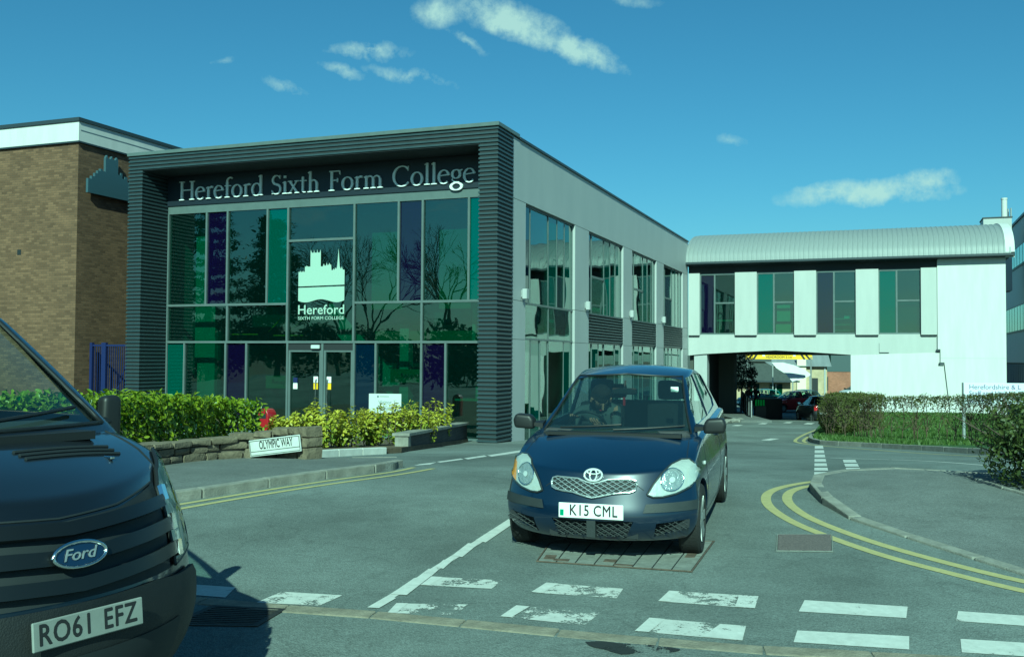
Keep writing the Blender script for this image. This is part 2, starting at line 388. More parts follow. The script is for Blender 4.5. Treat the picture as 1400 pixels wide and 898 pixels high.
M['white'] = mat('white_render', (.55, .545, .54), .75, var=.06, vscale=1.6, stretch=(1.6, 1.6, .22), bump=.05, bscale=80)
M['white_panel'] = mat('white_metal_panel', (.415, .42, .415), .55, var=.05, vscale=1.6, stretch=(1.5, 1.5, .25))
M['roofmetal'] = mat('grey_green_roof_sheet', (.225, .24, .245), .5, var=.14, vscale=1.1, stretch=(2.5, .35, .35))
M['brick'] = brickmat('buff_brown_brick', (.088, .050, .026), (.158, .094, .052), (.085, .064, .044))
M['redbrick'] = brickmat('red_brick', (.25, .10, .06), (.32, .14, .09), (.25, .2, .16))
M['dkbrick'] = brickmat('dark_brick', (.035, .035, .04), (.055, .05, .05), (.07, .07, .065))
M['blue_metal'] = mat('dark_blue_metal', (.012, .018, .085), .4)
M['emblem'] = mat('slate_blue_sign_board', (.05, .085, .11), .5)
M['black'] = mat('black_plastic', (.012, .013, .014), .5)
M['glass'] = glass('tinted_glazing', film=(.012, .034, .030), fmix=.12)
M['glass_side'] = glass('side_glazing', (.40, .62, .54), .10)
M['glass_purple'] = glass('purple_glazing', (.06, .04, .26), .04, film=(.006, .004, .034))
M['glass_blue'] = glass('deep_blue_glazing', (.02, .07, .2), .04, film=(.004, .02, .05))
M['glass_teal'] = glass('teal_glazing', (.015, .42, .30), .06, film=(.005, .11, .08))
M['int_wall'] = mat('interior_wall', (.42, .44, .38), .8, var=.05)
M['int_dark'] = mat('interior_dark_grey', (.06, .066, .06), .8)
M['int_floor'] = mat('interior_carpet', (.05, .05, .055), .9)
M['blind'] = mat('roller_blind', (.20, .21, .10), .8)
M['cream'] = mat('cream_board', (.7, .66, .48), .7)
M['yellow'] = mat('yellow_sign_paint', (.75, .5, .02), .5)
M['logo'] = mat('glass_shaded_white_vinyl', (.36, .47, .40), .5)  # white vinyl; the green shading from the glass is put into its colour
M['sticker'] = mat('white_vinyl', (.8, .82, .8), .5)
M['red'] = mat('red_paint', (.26, .006, .014), .3, coat=.5)
M['stone'] = mat('grey_brown_wall_stone', (.15, .125, .085), .9, var=.4, vscale=7, bump=.8, bscale=25)
M['mortar'] = mat('wall_mortar', (.13, .115, .09), .95, var=.2, bump=.5)
M['signwhite'] = mat('white_sign_plate', (.50, .53, .53), .4)
M['boardwhite'] = mat('white_board', (.66, .70, .76), .4)
M['signblack'] = mat('black_sign_lettering', (.015, .015, .017), .6)
M['galv'] = mat('galvanised_steel', (.4, .42, .42), .45, metal=.6, var=.15, vscale=20)
M['bark'] = mat('bark', (.07, .055, .04), .9, var=.3, vscale=12, bump=.7)
# ------------------------------------------------------------------ the setting: ground, road, pavements
CX, CY, TH = -.397, 26.0, R(20.8)
def b2w(x, y): return (CX + x * math.cos(TH) + y * math.sin(TH), CY - x * math.sin(TH) + y * math.cos(TH))
def rows(name, x0, x1, ys, dz, m):
    vv = [(x, y, g(y) + dz) for y in ys for x in (x0, x1)]
    me = bpy.data.meshes.new(name); me.from_pydata(vv, [], [(2*i, 2*i + 1, 2*i + 3, 2*i + 2) for i in range(len(ys) - 1)])
    return tag(link(name, me, m), kind='structure')
YS = [-400, -200, -60] + [y * .5 for y in range(-80, 140)] + [75, 90, 120, 200, 400, 900]
rows('ground', -900, 900, YS, -.06, M['earth'])
road = rows('road', -70, 60, [y for y in YS if -40 <= y <= 120], 0., M['asphalt'])
def paint_poly(name, px, m, dz=.004):
    return link(name, drape_mesh([gp(*p) for p in px], dz, step=2.), m, road)
# main road carriageway beyond the flush channel, slightly different surfacing
chan_px = [(60, 806), (250, 820), (400, 834), (550, 844), (700, 860.5), (850, 873.5), (1010, 888), (1250, 901), (1500, 914)]
chan = [gp(*p) for p in chan_px]
l0, l1 = chan[0], chan[-1]
sx_, sy_ = (l0[0] - l1[0]), (l0[1] - l1[1])
chan = [(l0[0] + sx_ * 1.5, l0[1] + sy_ * 1.5)] + chan + [(l1[0] - sx_ * 1.5, l1[1] - sy_ * 1.5)]
main_poly = chan + [(40, -12), (-40, -12)]
tag(link('main_road', drape_mesh(main_poly, .005, step=1.), M['asphalt_main']), kind='structure')
def walk(path, step):
    """points every step metres along a polyline"""
    out = [Vector(path[0])]; rest = step
    for a, b in zip(path, path[1:]):
        a, b = Vector(a), Vector(b); L = (b - a).length; d = rest
        while d <= L: out.append(a + (b - a) * d / L); d += step
        rest = d - L
    return out
random.seed(5)
def stones(name, path, step, w, hfun, m, parent, below=.12, gap=.008):
    pts = walk(path, step)
    for a, b in zip(pts, pts[1:]):
        t = (b - a).normalized(); n = Vector((-t.y, t.x)) * w / 2; a2, b2 = a + t * gap, b - t * gap
        ring = [a2 - n, b2 - n, b2 + n, a2 + n]; j = random.uniform(-.003, .003)
        c = (a2 + b2) / 2
        vv = [(p.x - c.x, p.y - c.y, g(p.y) - g(c.y) - below) for p in ring] + [(p.x - c.x, p.y - c.y, g(p.y) - g(c.y) + hfun(p) + j) for p in ring]
        MB().add(vv, [(0, 3, 2, 1), (4, 5, 6, 7), (0, 1, 5, 4), (1, 2, 6, 5), (2, 3, 7, 6), (3, 0, 4, 7)]).build(name, m, parent, bevel=.012, seg=2, loc=(c.x, c.y, g(c.y)))
stones('channel_stone', [Vector(p) for p in chan[1:-1]], .62, .15, lambda p: .010, M['sett'], road, below=.05, gap=.004)
# left pavement with its kerb
kl = [gp(*p) for p in [(-120, 739), (60, 711), (150, 697.5), (240, 685), (313.7, 673.5), (404, 659.5), (480, 649.5), (522, 643.8)]]
kend = [gp(540, 642), gp(546, 638), gp(543, 633.5)]
kback = [gp(x, 629.5, .05) for x in (528, 500, 424)]
KL = [tuple(p) for p in smooth_path(kl + kend, 5)]
wallb = [(-60, 660), (60, 652), (150, 645), (203, 638.5), (258, 630.5), (301, 627), (344, 625), (385, 625), (417, 627)]
wallp = [gp(*p, .1) for p in wallb]
hL = lambda p: .10
pav = tag(link('pavement_left', drape_mesh([(x, y) for x, y in KL] + kback + [(p[0], p[1] + .25) for p in reversed(wallp)], .095, skirt=.2), M['pavement']), kind='structure')
def offset_path(path, d):
    L, Rr = band(path, 2 * abs(d)); return L if d > 0 else Rr
stones('kerb_stone', KL, .915, .13, lambda p: .108, M['kerb'], pav)
stones('edging_stone', [kend[-1]] + kback, .7, .10, lambda p: .103, M['kerb'], pav)
# planting bed and forecourt edging
bedkerb = [gp(424, 626, .0), gp(480, 622.5), (gp(549, 619))]
pw0, pw1 = gp(558, 617), gp(640, 604)
bed = [(p[0], p[1] + .22) for p in wallp] + bedkerb + [pw0, pw1, (pw1[0] - .6, pw1[1] + .1), b2w(-3, -.6), b2w(-12, -.8), (-16, 27)]
tag(link('planting_bed', drape_mesh(bed, .10, skirt=.2), M['earth']), kind='structure')
# right pavement (dropped kerb towards the camera)
kr_px = [(1620, 838), (1500, 812), (1400, 785), (1300, 751), (1180, 714), (1140, 694), (1120, 680), (1115, 671), (1117, 664)]
kr = [gp(*p) for p in kr_px] + [gp(1126, 658), gp(1150, 654), gp(1200, 650.5), gp(1260, 649), gp(1340, 650.5), gp(1480, 655)]
KR = [tuple(p) for p in smooth_path(kr, 5)]
def hR(p):
    t = max(0, min(1, (p[1] - 9.0) / 2.2)); t = t * t * (3 - 2 * t)
    far = max(0, min(1, (p[0] - 4.9) / 1.2))
    return .02 + .09 * t * (1 - .75 * far)
def drape_h(poly, hf, skirt, step=.4):
    me = drape_mesh(poly, 0, skirt=skirt, step=step)
    for v in me.vertices:
        if v.co.z > g(v.co.y) - skirt * .5: v.co.z += hf(v.co) - .006
    return me
pvr = tag(link('pavement_right', drape_h(KR + [(13, 12), (11, 4)], hR, .2), M['pavement']), kind='structure')
stones('kerb_stone', KR, .8, .13, lambda p: hR(p), M['kerb'], pvr)
# grass verge on the right with its kerb
vk = [gp(1140, 581), gp(1121, 590), gp(1109, 600), gp(1113, 605), gp(1130, 608), gp(1200, 612), (gp(1346, 621)), gp(1480, 630)]
VK = [tuple(p) for p in smooth_path(vk, 4)]
vg_poly = VK + [(24, 22), (26, 34), b2w(14.6, 27.2), b2w(8.4, 27.2)]
def hV(y):
    t = max(0, min(1, (y - 30.) / 15)); return .10 + .42 * t * t * (3 - 2 * t)
vme = drape_mesh(vg_poly, 0, skirt=.3, step=1.)
for v in vme.vertices:
    if v.co.z > g(v.co.y) - .15: v.co.z += hV(v.co.y)
verge = tag(link('grass_verge', vme, M['grassbase']), kind='structure')
stones('kerb_stone', VK, .915, .13, lambda p: .115, M['kerb'], verge)
# ------------------------------------------------------------------ road markings
wp, ww, yp = M['white_paint'], M['white_worn'], M['yellow_paint']
GW = [[(350, 824), (385, 809), (468, 814), (437, 828)], [(246, 812), (262, 799), (322, 803), (308, 817)]]
for q in GW: paint_poly('give_way_dash', q, M['white_mid'])
for q in [[(530, 838), (542, 825), (640, 826.5), (622, 841)], [(684, 843), (706, 828), (820, 838), (800, 855)], [(868, 863), (888, 845), (1020, 856), (1015, 876)],
          [(575, 800), (590, 788.5), (687, 793.5), (672, 805)], [(726, 810), (747, 797), (852, 805), (843, 818)]]:
    paint_poly('give_way_dash', q, ww)
    a, b, c, d = [Vector(p) for p in q]            # the end strokes kept their paint
    e = [tuple(a), tuple(b), tuple(b + (c - b) * .16), tuple(a + (d - a) * .13)]
    paint_poly('paint_remnant', e, wp, .0065)
paint_poly('give_way_dash', [(900, 822), (915, 808), (1037, 815), (1032, 832)], ww)
paint_poly('paint_remnant', [(900, 822), (915, 808), (929, 809), (915, 823)], wp, .0065)
paint_poly('paint_remnant', [(1005, 830), (1010, 816), (1037, 815.5), (1032, 832)], wp, .0065)
paint_poly('paint_remnant', [(960, 871), (985, 853.5), (1020, 856.5), (1015, 876)], wp, .0065)
for q in [[(1085, 878), (1090, 862), (1243, 870), (1243, 888)], [(1092, 836), (1100, 820.5), (1241, 829.5), (1239, 845)],
          [(1315, 892), (1313, 873.5), (1470, 883), (1475, 902)], [(1307, 849), (1310, 835.5), (1460, 846), (1462, 860)]]:
    paint_poly('give_way_dash', q, wp)
for q in [[(502, 831), (528, 816), (542, 818), (518, 832)], [(534, 813), (566, 791), (592, 786), (556, 814)], [(570, 790), (586, 778), (600, 779), (590, 788)],
          [(596, 776), (606, 766), (622, 764), (606, 778)], [(618, 760), (640, 743), (654, 744), (632, 762)], [(650, 739), (700, 707), (702, 716), (664, 742)]]:
    paint_poly('centre_line_dash', q, wp, .0065)
for q in [[(566, 636.5), (574, 634.5), (597, 631.8), (588, 635)], [(597, 631.3), (630, 626.8), (634, 628), (602, 632.3)], [(634, 626.5), (662, 622.5), (666, 624), (640, 628)],
          [(666, 622.5), (718, 614.5), (722, 616.5), (672, 624.2)]]:
    paint_poly('edge_line_dash', q, wp)
paint_poly('centre_line_trace', [(506, 829.5), (518, 830.5), (701, 715), (698, 709)], M['white_mid'])
def yband(name, px, w, m=None):
    return link(name, band_mesh([tuple(p) for p in smooth_path([gp(*p) for p in px], 6)], w, .004), m or yp, road)
yband('yellow_line', [(60, 728), (240, 696.5), (400, 669.5), (540, 649.5), (593, 640.5)], .08)
yband('yellow_line', [(60, 720), (240, 690.5), (400, 664.5), (528, 646.5), (566, 639)], .08)
yband('yellow_line', [(1165, 655), (1130, 657), (1100, 660), (1066, 667), (1049, 676), (1050, 690), (1072, 707), (1110, 725), (1200, 757), (1300, 784), (1400, 808), (1520, 832)], .105)
yband('yellow_line', [(1120, 663), (1098, 666), (1080, 673), (1077, 685), (1095, 701), (1130, 718), (1200, 743), (1300, 771), (1400, 795), (1520, 818)], .105)
yband('yellow_line', [(1126, 584), (1104, 592), (1088, 601), (1096, 606), (1150, 611.5), (1250, 619), (1346, 624.5), (1480, 633)], .10)
yband('yellow_line', [(1132, 584.5), (1112, 593), (1099, 601.5), (1103, 605.5)], .10)
yband('access_line', [(1135, 626), (1250, 629.5), (1345, 636), (1460, 646)], .09, wp)
yband('faint_line', [(960, 602.5), (1000, 603.2), (1080, 605)], .07, ww)
for i in range(8):
    t0, t1 = (i + .06) / 8, (i + .72) / 8; f = lambda a, b, t: (a[0] + (b[0] - a[0]) * t, a[1] + (b[1] - a[1]) * t)
    A, B, C_, D = (1114, 609), (1125, 609), (1135, 657), (1113, 657)
    paint_poly('give_way_bar', [f(A, D, t0), f(B, C_, t0), f(B, C_, t1), f(A, D, t1)], wp)
for i in range(4):
    t0, t1 = (i + .08) / 4, (i + .8) / 4
    A, B, C_, D = (1152, 628), (1169, 628), (1181, 650), (1160, 650)
    paint_poly('give_way_bar', [f(A, D, t0), f(B, C_, t0), f(B, C_, t1), f(A, D, t1)], wp)
for q in [[(1040, 601.5), (1054, 599.2), (1066, 599.6), (1052, 602.2)], [(1000, 582), (1006, 580.6), (1016, 580.9), (1010, 582.3)], [(1036, 579.5), (1042, 578.2), (1050, 578.4), (1046, 579.8)],
          [(1070, 578), (1076, 576.8), (1084, 577), (1080, 578.4)], [(1098, 579.5), (1104, 578), (1114, 578.4), (1109, 580)]]:
    paint_poly('lane_dash', q, wp)
# gully grate in the van's shade, inspection covers in the road
M['iron'] = mat('cast_iron', (.035, .033, .03), .6, metal=.3, var=.3, vscale=15, bump=.3)
M['rust'] = mat('rusty_iron_frame', (.085, .065, .05), .8, var=.4, vscale=20, bump=.4)
M['infill'] = mat('concrete_infill', (.18, .187, .172), .9, var=.2, vscale=9, bump=.4)
M['coverpink'] = mat('worn_brown_cover', (.10, .085, .085), .9, color2=(.2, .165, .16), vscale=60, bump=1., bscale=110)
def flat_frame(px):
    q = [Vector((*gp(*p), 0)) for p in px]; c = sum(q, Vector()) / 4
    for v in q: v.z = g(v.y)
    c.z = g(c.y); return q, c
def lerp2(q, u, v):
    a = q[0] + (q[1] - q[0]) * u; b = q[3] + (q[2] - q[3]) * u; return a + (b - a) * v
def bar(mb, q, u0, u1, v0, v1, z0, z1):
    P = [lerp2(q, u0, v0), lerp2(q, u1, v0), lerp2(q, u1, v1), lerp2(q, u0, v1)]
    Z = Vector((0, 0, 1))
    return mb.add([p + Z * z0 for p in P] + [p + Z * z1 for p in P], [(0, 3, 2, 1), (4, 5, 6, 7), (0, 1, 5, 4), (1, 2, 6, 5), (2, 3, 7, 6), (3, 0, 4, 7)])
def loc_quad(px):
    q, c = flat_frame(px); return [v - c for v in q], c
q, c = loc_quad([(230, 856), (290, 829), (392, 834), (352, 858)])
t = empty('drain_grate', c, label='cast iron drain grate in the gutter beside the dark van', cat='drain')
bar(MB(), q, .02, .98, .02, .98, .004, .006).build('pit', M['core'], t)
mb = MB()
for a in ((0, 1, 0, .08), (0, 1, .92, 1), (0, .07, .08, .92), (.93, 1, .08, .92)): bar(mb, q, *a, .006, .013)
mb.build('frame', M['iron'], t)
for i in range(9): bar(MB(), q, .1 + i * .093, .1 + i * .093 + .05, .08, .92, .0065, .012).build('bar', M['iron'], t)
q, c = loc_quad([(735, 768), (752, 744), (975, 741), (945, 782)])
t = empty('manhole_cover', c, label='large sectioned manhole cover with rusty edges in front of the blue hatchback', cat='manhole cover')
bar(MB(), q, 0, 1, 0, 1, .005, .0065).build('bed_plate', M['core'], t)
for i in range(8):
    for j in range(2): bar(MB(), q, j * .5 + .012, j * .5 + .488, i / 8 + .005, (i + 1) / 8 - .005, .0065, .012).build('section', M['infill'], t)
mb = MB()
for a in ((-.012, 0, -.01, 1.01), (1, 1.012, -.01, 1.01), (0, 1, -.008, 0), (0, 1, 1, 1.008)): bar(mb, q, *a, .005, .013)
mb.build('frame', M['rust'], t)
for a in ((.1, .3, .03, .1), (.05, .14, .1, .2), (.12, .22, .42, .5), (.02, .06, .5, .62), (.4, .6, .9, .96)): bar(MB(), q, *a, .0125, .0165).build('lifting_plate', M['rust'], t)
q, c = loc_quad([(1061, 754), (1062, 731), (1138, 731), (1139, 755)])
t = empty('inspection_cover', c, label='small rectangular brown inspection cover in the road inside the double yellow bend', cat='manhole cover')
bar(MB(), q, .04, .96, .03, .97, .004, .012).build('lid', M['coverpink'], t)
mb = MB()
for a in ((0, .03, 0, 1), (.97, 1, 0, 1), (.03, .97, 0, .02), (.03, .97, .98, 1)): bar(mb, q, *a, .004, .010)
mb.build('frame', M['infill'], t)
M['stain'] = paint('oil_stain', (.02, .022, .022), .90, 5.)
link('oil_stain', drape_mesh([tuple(q) for q in smooth_path([gp(*p) for p in ((800, 879), (822, 878), (850, 881), (880, 882), (930, 889), (905, 895), (880, 893), (850, 896), (826, 889), (808, 885), (800, 879))], 4)[:-1]], .010, step=2.), M['stain'], road)
# ------------------------------------------------------------------ the college building
COL_Z = -1.0                                   # its floor level
bld = empty('college_building', (CX, CY, COL_Z), -TH, 'two storey college block with ribbed dark frame, glazed front and silver side wall', 'building')
XL, XR, ZT, ZS, DG = -12.52, 0., 8.56, 8.09, 1.27     # frame left, right, top, soffit, glass plane
# ribbed surround
frame = boxo('ribbed_frame', M['core'], bld, XL + .03, XL + .53, .03, DG + .3, -.6, ZS)
tag(frame, 'dark ribbed metal surround')
MB().box(XR - .55, XR - .03, .03, 1.15, -.6, ZS).build('column_core', M['core'], frame)
MB().box(XL + .03, XR - .03, .03, DG + .3, ZS + .002, ZT).build('header_core', M['core'], frame)
pitch = .1155
sl_l = MB().box(XL, XL + .555, 0, DG + .02, 0, .056).mesh('slat', bevel=.006)
sl_r = MB().box(XR - .58, XR, 0, 1.18, 0, .056).mesh('slat', bevel=.006)
n = int((ZS + .5) / pitch)
for i in range(n):
    z = ZS - .075 - i * pitch
    link('slat', sl_l, M['slat'], frame, loc=(0, 0, z)); link('slat', sl_r, M['slat'], frame, loc=(0, 0, z))
hd = MB().box(XL, XR, 0, 1.18, 0, .056).mesh('slat', bevel=.006)
for i in range(4): link('slat', hd, M['slat'], frame, loc=(0, 0, ZS + .03 + i * pitch))
boxo('coping', M['mull'], frame, XL - .03, XR + .03, -.04, 1.6, ZT - .01, ZT + .10, bevel=.01)
boxo('soffit', M['core'], bld, XL + .5, XR - .5, .06, DG + .2, ZS - .02, ZS - .002)
boxo('fascia_board', M['fascia'], bld, XL + .55, XR - .55, DG - .10, DG - .02, 7.13, ZS - .022)
boxo('lintel_strip', M['mull'], bld, XL + .55, XR - .55, DG - .06, DG + .06, 6.87, 7.128)
# glazed front
XA, XB = XL + .555, XR - .58
U = [XA, -10.45, -9.65, -8.16, -7.41, -5.09, -3.61, -2.83, -1.37, XB]
UT = ['glass', 'glass_purple', 'glass', 'glass_teal', None, 'glass', 'glass_purple', 'glass', 'glass_teal']
Mi = [XA, -9.62, -7.38, -5.08, -2.84, XB]
L = [XA, -11.25, -9.66, -8.88, -7.38, -5.06, -4.33, -2.84, -2.07, XB]
LT = ['glass_teal', 'glass', 'glass_purple', 'glass', None, 'glass_blue', 'glass', 'glass_purple', 'glass']
Z1, Z2, Z3, Z4 = .02, 2.75, 3.92, 6.868
GY0, GY1 = DG - .012, DG + .012
random.seed(11)
def pane(x0, x1, z0, z1, kind, parent=bld, y=DG, name='pane'):
    """a sheet of glass, each set a hair out of true like the real ones"""
    w, h = x1 - x0, z1 - z0
    return MB().box(-w/2, w/2, -.008, .008, -h/2, h/2).build(name, M[kind], parent, loc=((x0 + x1)/2, y, (z0 + z1)/2),
                    rot=(random.uniform(-.004, .004), 0, random.uniform(-.004, .004)))
def mullv(x, z0, z1, w=.065, name='mullion'): boxo(name, M['mull'], bld, x - w/2, x + w/2, DG - .07, DG + .09, z0, z1)
for i in range(9):
    if UT[i]: pane(U[i] + .033, U[i+1] - .033, Z3 + .035, Z4, UT[i])
    if LT[i]: pane(L[i] + .033, L[i+1] - .033, Z1, Z2 - .035, LT[i])
for i in (0, 1, 3, 4): pane(Mi[i] + .033, Mi[i+1] - .033, Z2 + .035, Z3 - .035, 'glass')
pane(-7.375, -5.12, 5.88, Z4, 'glass'); pane(-7.375, -5.12, Z2 + .035, 5.81, 'glass')
for i, x in enumerate(U[1:-1]): mullv(x, (Z2 + .035) if i in (3, 4) else Z3 + .035, Z4)
for i in (1, 4): mullv(Mi[i], Z2 + .035, Z3 - .035)
for x in L[1:-1]: mullv(x, -.2, Z2 - .035)
for x in (XA + .02, XB - .02): mullv(x, -.2, Z4, .05)
for z, x0, x1 in ((Z2, XA, XB), (Z3, XA, -7.45), (Z3, -5.05, XB), (5.845, -7.375, -5.12)):
    boxo('transom', M['mull'], bld, x0, x1, DG - .075, DG + .085, z - .035, z + .035)
boxo('threshold', M['mull'], bld, XA, XB, DG - .1, DG + .15, -.3, .018)
# entrance doors: two leaves and a side light
for k, (x0, x1) in enumerate(((-7.345, -6.18), (-6.10, -5.095))):
    d = pane(x0 + .05, x1 - .05, .12, 2.45, 'glass', name='door')
    for a in ((x0 + .005, x0 + .07), (x1 - .07, x1 - .005)):
        MB().box(a[0], a[1], DG - .05, DG + .05, .02, 2.5).build('stile', M['mull'], bld)
    boxo('door_rail', M['mull'], bld, x0 + .07, x1 - .07, DG - .05, DG + .05, .02, .118)
    boxo('door_rail', M['mull'], bld, x0 + .07, x1 - .07, DG - .05, DG + .05, 2.45, 2.5)
    hx = x1 - .16 if k == 0 else x0 + .16
    MB().tube([(hx, DG - .05, .75), (hx, DG - .11, .78), (hx, DG - .11, 1.6), (hx, DG - .05, 1.63)], .016).build('pull_handle', M['galv'], bld, smooth=40)
boxo('door_post', M['mull'], bld, -6.175, -6.105, DG - .07, DG + .09, -.2, 2.7)
boxo('door_sensor', M['signwhite'], bld, -6.5, -6.2, DG - .16, DG - .075, 2.54, 2.66, bevel=.02)
boxo('door_header', M['core'], bld, -7.34, -5.1, DG - .04, DG + .06, 2.502, 2.712)
for x, z, m_ in ((-6.38, 1.42, 'yellow'), (-6.38, 1.62, 'sticker'), (-5.92, 1.42, 'yellow'), (-5.92, 1.62, 'sticker'), (-7.1, 1.58, 'blue_metal'), (-7.1, 1.42, 'sticker')):
    boxo('notice', M[m_], bld, x - .075, x + .075, DG - .03, DG - .022, z - .095, z + .09)
# rooms behind the glass
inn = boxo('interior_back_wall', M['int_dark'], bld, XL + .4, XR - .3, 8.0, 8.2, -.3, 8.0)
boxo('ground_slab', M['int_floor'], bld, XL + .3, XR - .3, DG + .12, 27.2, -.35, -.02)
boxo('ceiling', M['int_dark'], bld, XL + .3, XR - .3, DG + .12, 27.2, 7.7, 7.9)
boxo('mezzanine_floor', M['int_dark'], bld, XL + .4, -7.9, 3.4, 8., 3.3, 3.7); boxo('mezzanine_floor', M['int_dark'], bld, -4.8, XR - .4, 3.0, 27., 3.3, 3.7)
boxo('partition', M['int_wall'], bld, -11.55, -10.75, 2.1, 2.25, 0, 7.6)
boxo('partition', M['int_dark'], bld, -10.75, -10.62, 2.25, 7.6, 0, 7.6)
boxo('partition', M['blind'], bld, -4.95, -3.72, 2.05, 2.12, 3.75, 6.1); boxo('partition', M['blind'], bld, -2.68, -1.45, 2.05, 2.12, 3.75, 6.1)
boxo('partition', M['blind'], bld, -4.95, -1.0, 2.3, 2.36, 2.8, 3.28)
boxo('column', M['int_wall'], bld, -4.05, -3.75, 2.2, 2.5, 0, 3.3)
boxo('pinboard', M['int_wall'], bld, -10.4, -9.0, 7.86, 7.95, 1.35, 2.0); boxo('pinboard', M['int_wall'], bld, -8.6, -7.3, 7.86, 7.95, 1.35, 2.0)
st = MB()
for k in range(12): st.box(-8.2 + k * .28, -7.9 + k * .28, 5.2, 6.4, 3.3 - k * .28, 3.36 - k * .28)
st.build('stair_treads', M['int_wall'], bld)
MB().prism([(-8.3, 3.4), (-4.9, 0.0), (-4.9, .9), (-8.3, 4.3)], lambda u, v, d: (u, d, v), 5.08, 5.12).build('stair_balustrade', M['int_wall'], bld)
for a, b in (((-10.3, 3.02), (-9.3, 3.02)), ((-8.9, 3.1), (-8.4, 3.55)), ((-8.7, 2.98), (-7.6, 2.98)), ((-8.2, 3.02), (-7.45, 3.65))):
    MB().tube([(a[0], 2.4, a[1]), (b[0], 2.4, b[1])], .02, 6).build('handrail', M['yellow'], bld)
boxo('reception_band', M['blind'], bld, -4.25, -2.9, 2.0, 2.06, 1.55, 1.95); boxo('reception_band', M['blind'], bld, -8.7, -7.5, 2.0, 2.06, 1.3, 1.7)
boxo('desk', M['glass_blue'], bld, -2.0, -.7, 1.9, 2.5, 0, 1.05); boxo('desk_top', M['int_wall'], bld, -2.05, -.65, 1.85, 2.6, 1.05, 1.1)
boxo('monitor', M['int_wall'], bld, -1.5, -1.2, 2.1, 2.2, 1.1, 1.45); boxo('cabinet', M['int_wall'], bld, -.95, -.62, 1.6, 2.0, .4, 1.3)
for x, t_ in ((-3.5, 'Reception'), (-8.05, 'Reception')):
    o = link('lettering', text_mesh(t_, .2, bold=.002), M['signblack'], bld, loc=(x, 1.995, 1.75 if x > -5 else 1.5), rot=(R(90), 0, 0))
# silver side wall (runs back from the ribbed column to the bridge)
SL = 27.5
BAYS = [(2.25, 7.10), (8.77, 13.66), (15.13, 19.78), (21.38, 26.10)]
ZB, ZL0, ZL1, ZH, ZTOP = -1.3, 2.83, 3.93, 6.79, 8.52
xw = -.02
piers = [(1.19, 2.25), (7.10, 8.77), (13.66, 15.13), (19.78, 21.38), (26.10, SL)]
for a, b in piers:
    for z0, z1 in ((ZB, ZL0), (ZL0, ZL1), (ZL1, ZH)):
        boxo('cladding_panel', M['panel'], bld, -.36, xw, a + .004, b - .004, z0 + .006, z1 - .006, bevel=.004)
for a, b in ((1.19, SL),):
    boxo('fascia_panel', M['panel'], bld, -.36, xw, a + .004, b - .004, ZH + .006, ZTOP, bevel=.004)
boxo('roof_flashing', M['flash'], bld, -.42, .03, 1.62, SL, ZTOP + .002, ZTOP + .07)
boxo('seam_backing', M['core'], bld, -.34, -.05, 1.2, SL - .02, ZB, ZB + .3)
for a, b in piers: boxo('seam_backing', M['core'], bld, -.34, xw - .008, a + .02, b - .02, ZB + .31, ZTOP - .05)
xg = -.13
def spane(y0, y1, z0, z1, kind, name='pane'):
    w, h = y1 - y0, z1 - z0
    return MB().box(-.008, .008, -w/2, w/2, -h/2, h/2).build(name, M['glass_side' if kind == 'glass' else kind], bld, loc=(xg, (y0 + y1)/2, (z0 + z1)/2), rot=(0, random.uniform(-.006, .006), random.uniform(-.007, .007)))
def smul(y, z0, z1, w=.055): boxo('mullion', M['mull'], bld, xg - .10, xg + .028, y - w/2, y + w/2, z0, z1)
sl_s = MB().box(-.04, .02, -2.43, 2.43, 0, .055).mesh('louvre', bevel=.005)
for k, (a, b) in enumerate(BAYS):
    ms = [a + .035, a + .62, a + 2.30, a + 3.17, a + 3.95, b - .035]
    kinds = ['glass_blue', 'glass', 'glass_teal', 'glass', 'glass_teal']
    zlo = ZL1
    for y in ms: smul(y, zlo, ZH - .06)
    boxo('window_head', M['flash'], bld, xg - .09, xg + .04, a, b, ZH - .06, ZH)
    boxo('transom', M['mull'], bld, xg - .09, xg + .04, a, b, zlo - .06, zlo)
    for i in range(5):
        if k > 0 and i == 1:
            boxo('transom', M['mull'], bld, xg - .09, xg + .035, ms[1] + .035, ms[2] - .035, 5.2, 5.28)
            spane(ms[1] + .04, ms[2] - .04, zlo, 5.2, 'glass'); spane(ms[1] + .04, ms[2] - .04, 5.28, ZH - .06, 'glass')
        else: spane(ms[i] + .035, ms[i+1] - .035, zlo, ZH - .06, kinds[i])
    if k == 0:
        for y in (a + .035, a + 2.34, b - .035): smul(y, ZL0 + .06, zlo - .06)
        spane(a + .07, a + 2.3, ZL0 + .06, zlo - .06, 'glass'); spane(a + 2.38, b - .07, ZL0 + .06, zlo - .06, 'glass')
        boxo('partition', M['int_wall'], bld, -1.6, -1.5, a - .2, b + .2, ZL0 - .1, zlo)
    else:
        boxo('louvre_backing', M['core'], bld, xg - .05, xg + .02, a, b, ZL0 + .06, zlo - .06)
        hh = (b - a) / 4.86
        for i in range(10):
            link('louvre', sl_s, M['slat'], bld, loc=(xg + .09, (a + b)/2, ZL0 + .075 + i * .105), scale=(1, hh * .997, 1))
    boxo('transom', M['mull'], bld, xg - .09, xg + .04, a, b, ZL0, ZL0 + .06)
    lm = [a + .035, a + .68, a + 1.55, a + 2.33, a + 3.9, b - .035]
    for y in lm: smul(y, -1.2, ZL0)
    for i in range(5): spane(lm[i] + .035, lm[i+1] - .035, -1.2, ZL0, ['glass', 'glass_teal', 'glass', 'glass', 'glass_teal'][i])
    boxo('sill_panel', M['panel'], bld, xg - .06, xg + .1, a, b, ZB, -1.2)
boxo('interior_partition', M['int_wall'], bld, -5.2, -5.0, 8.3, 27., -.2, 7.6)
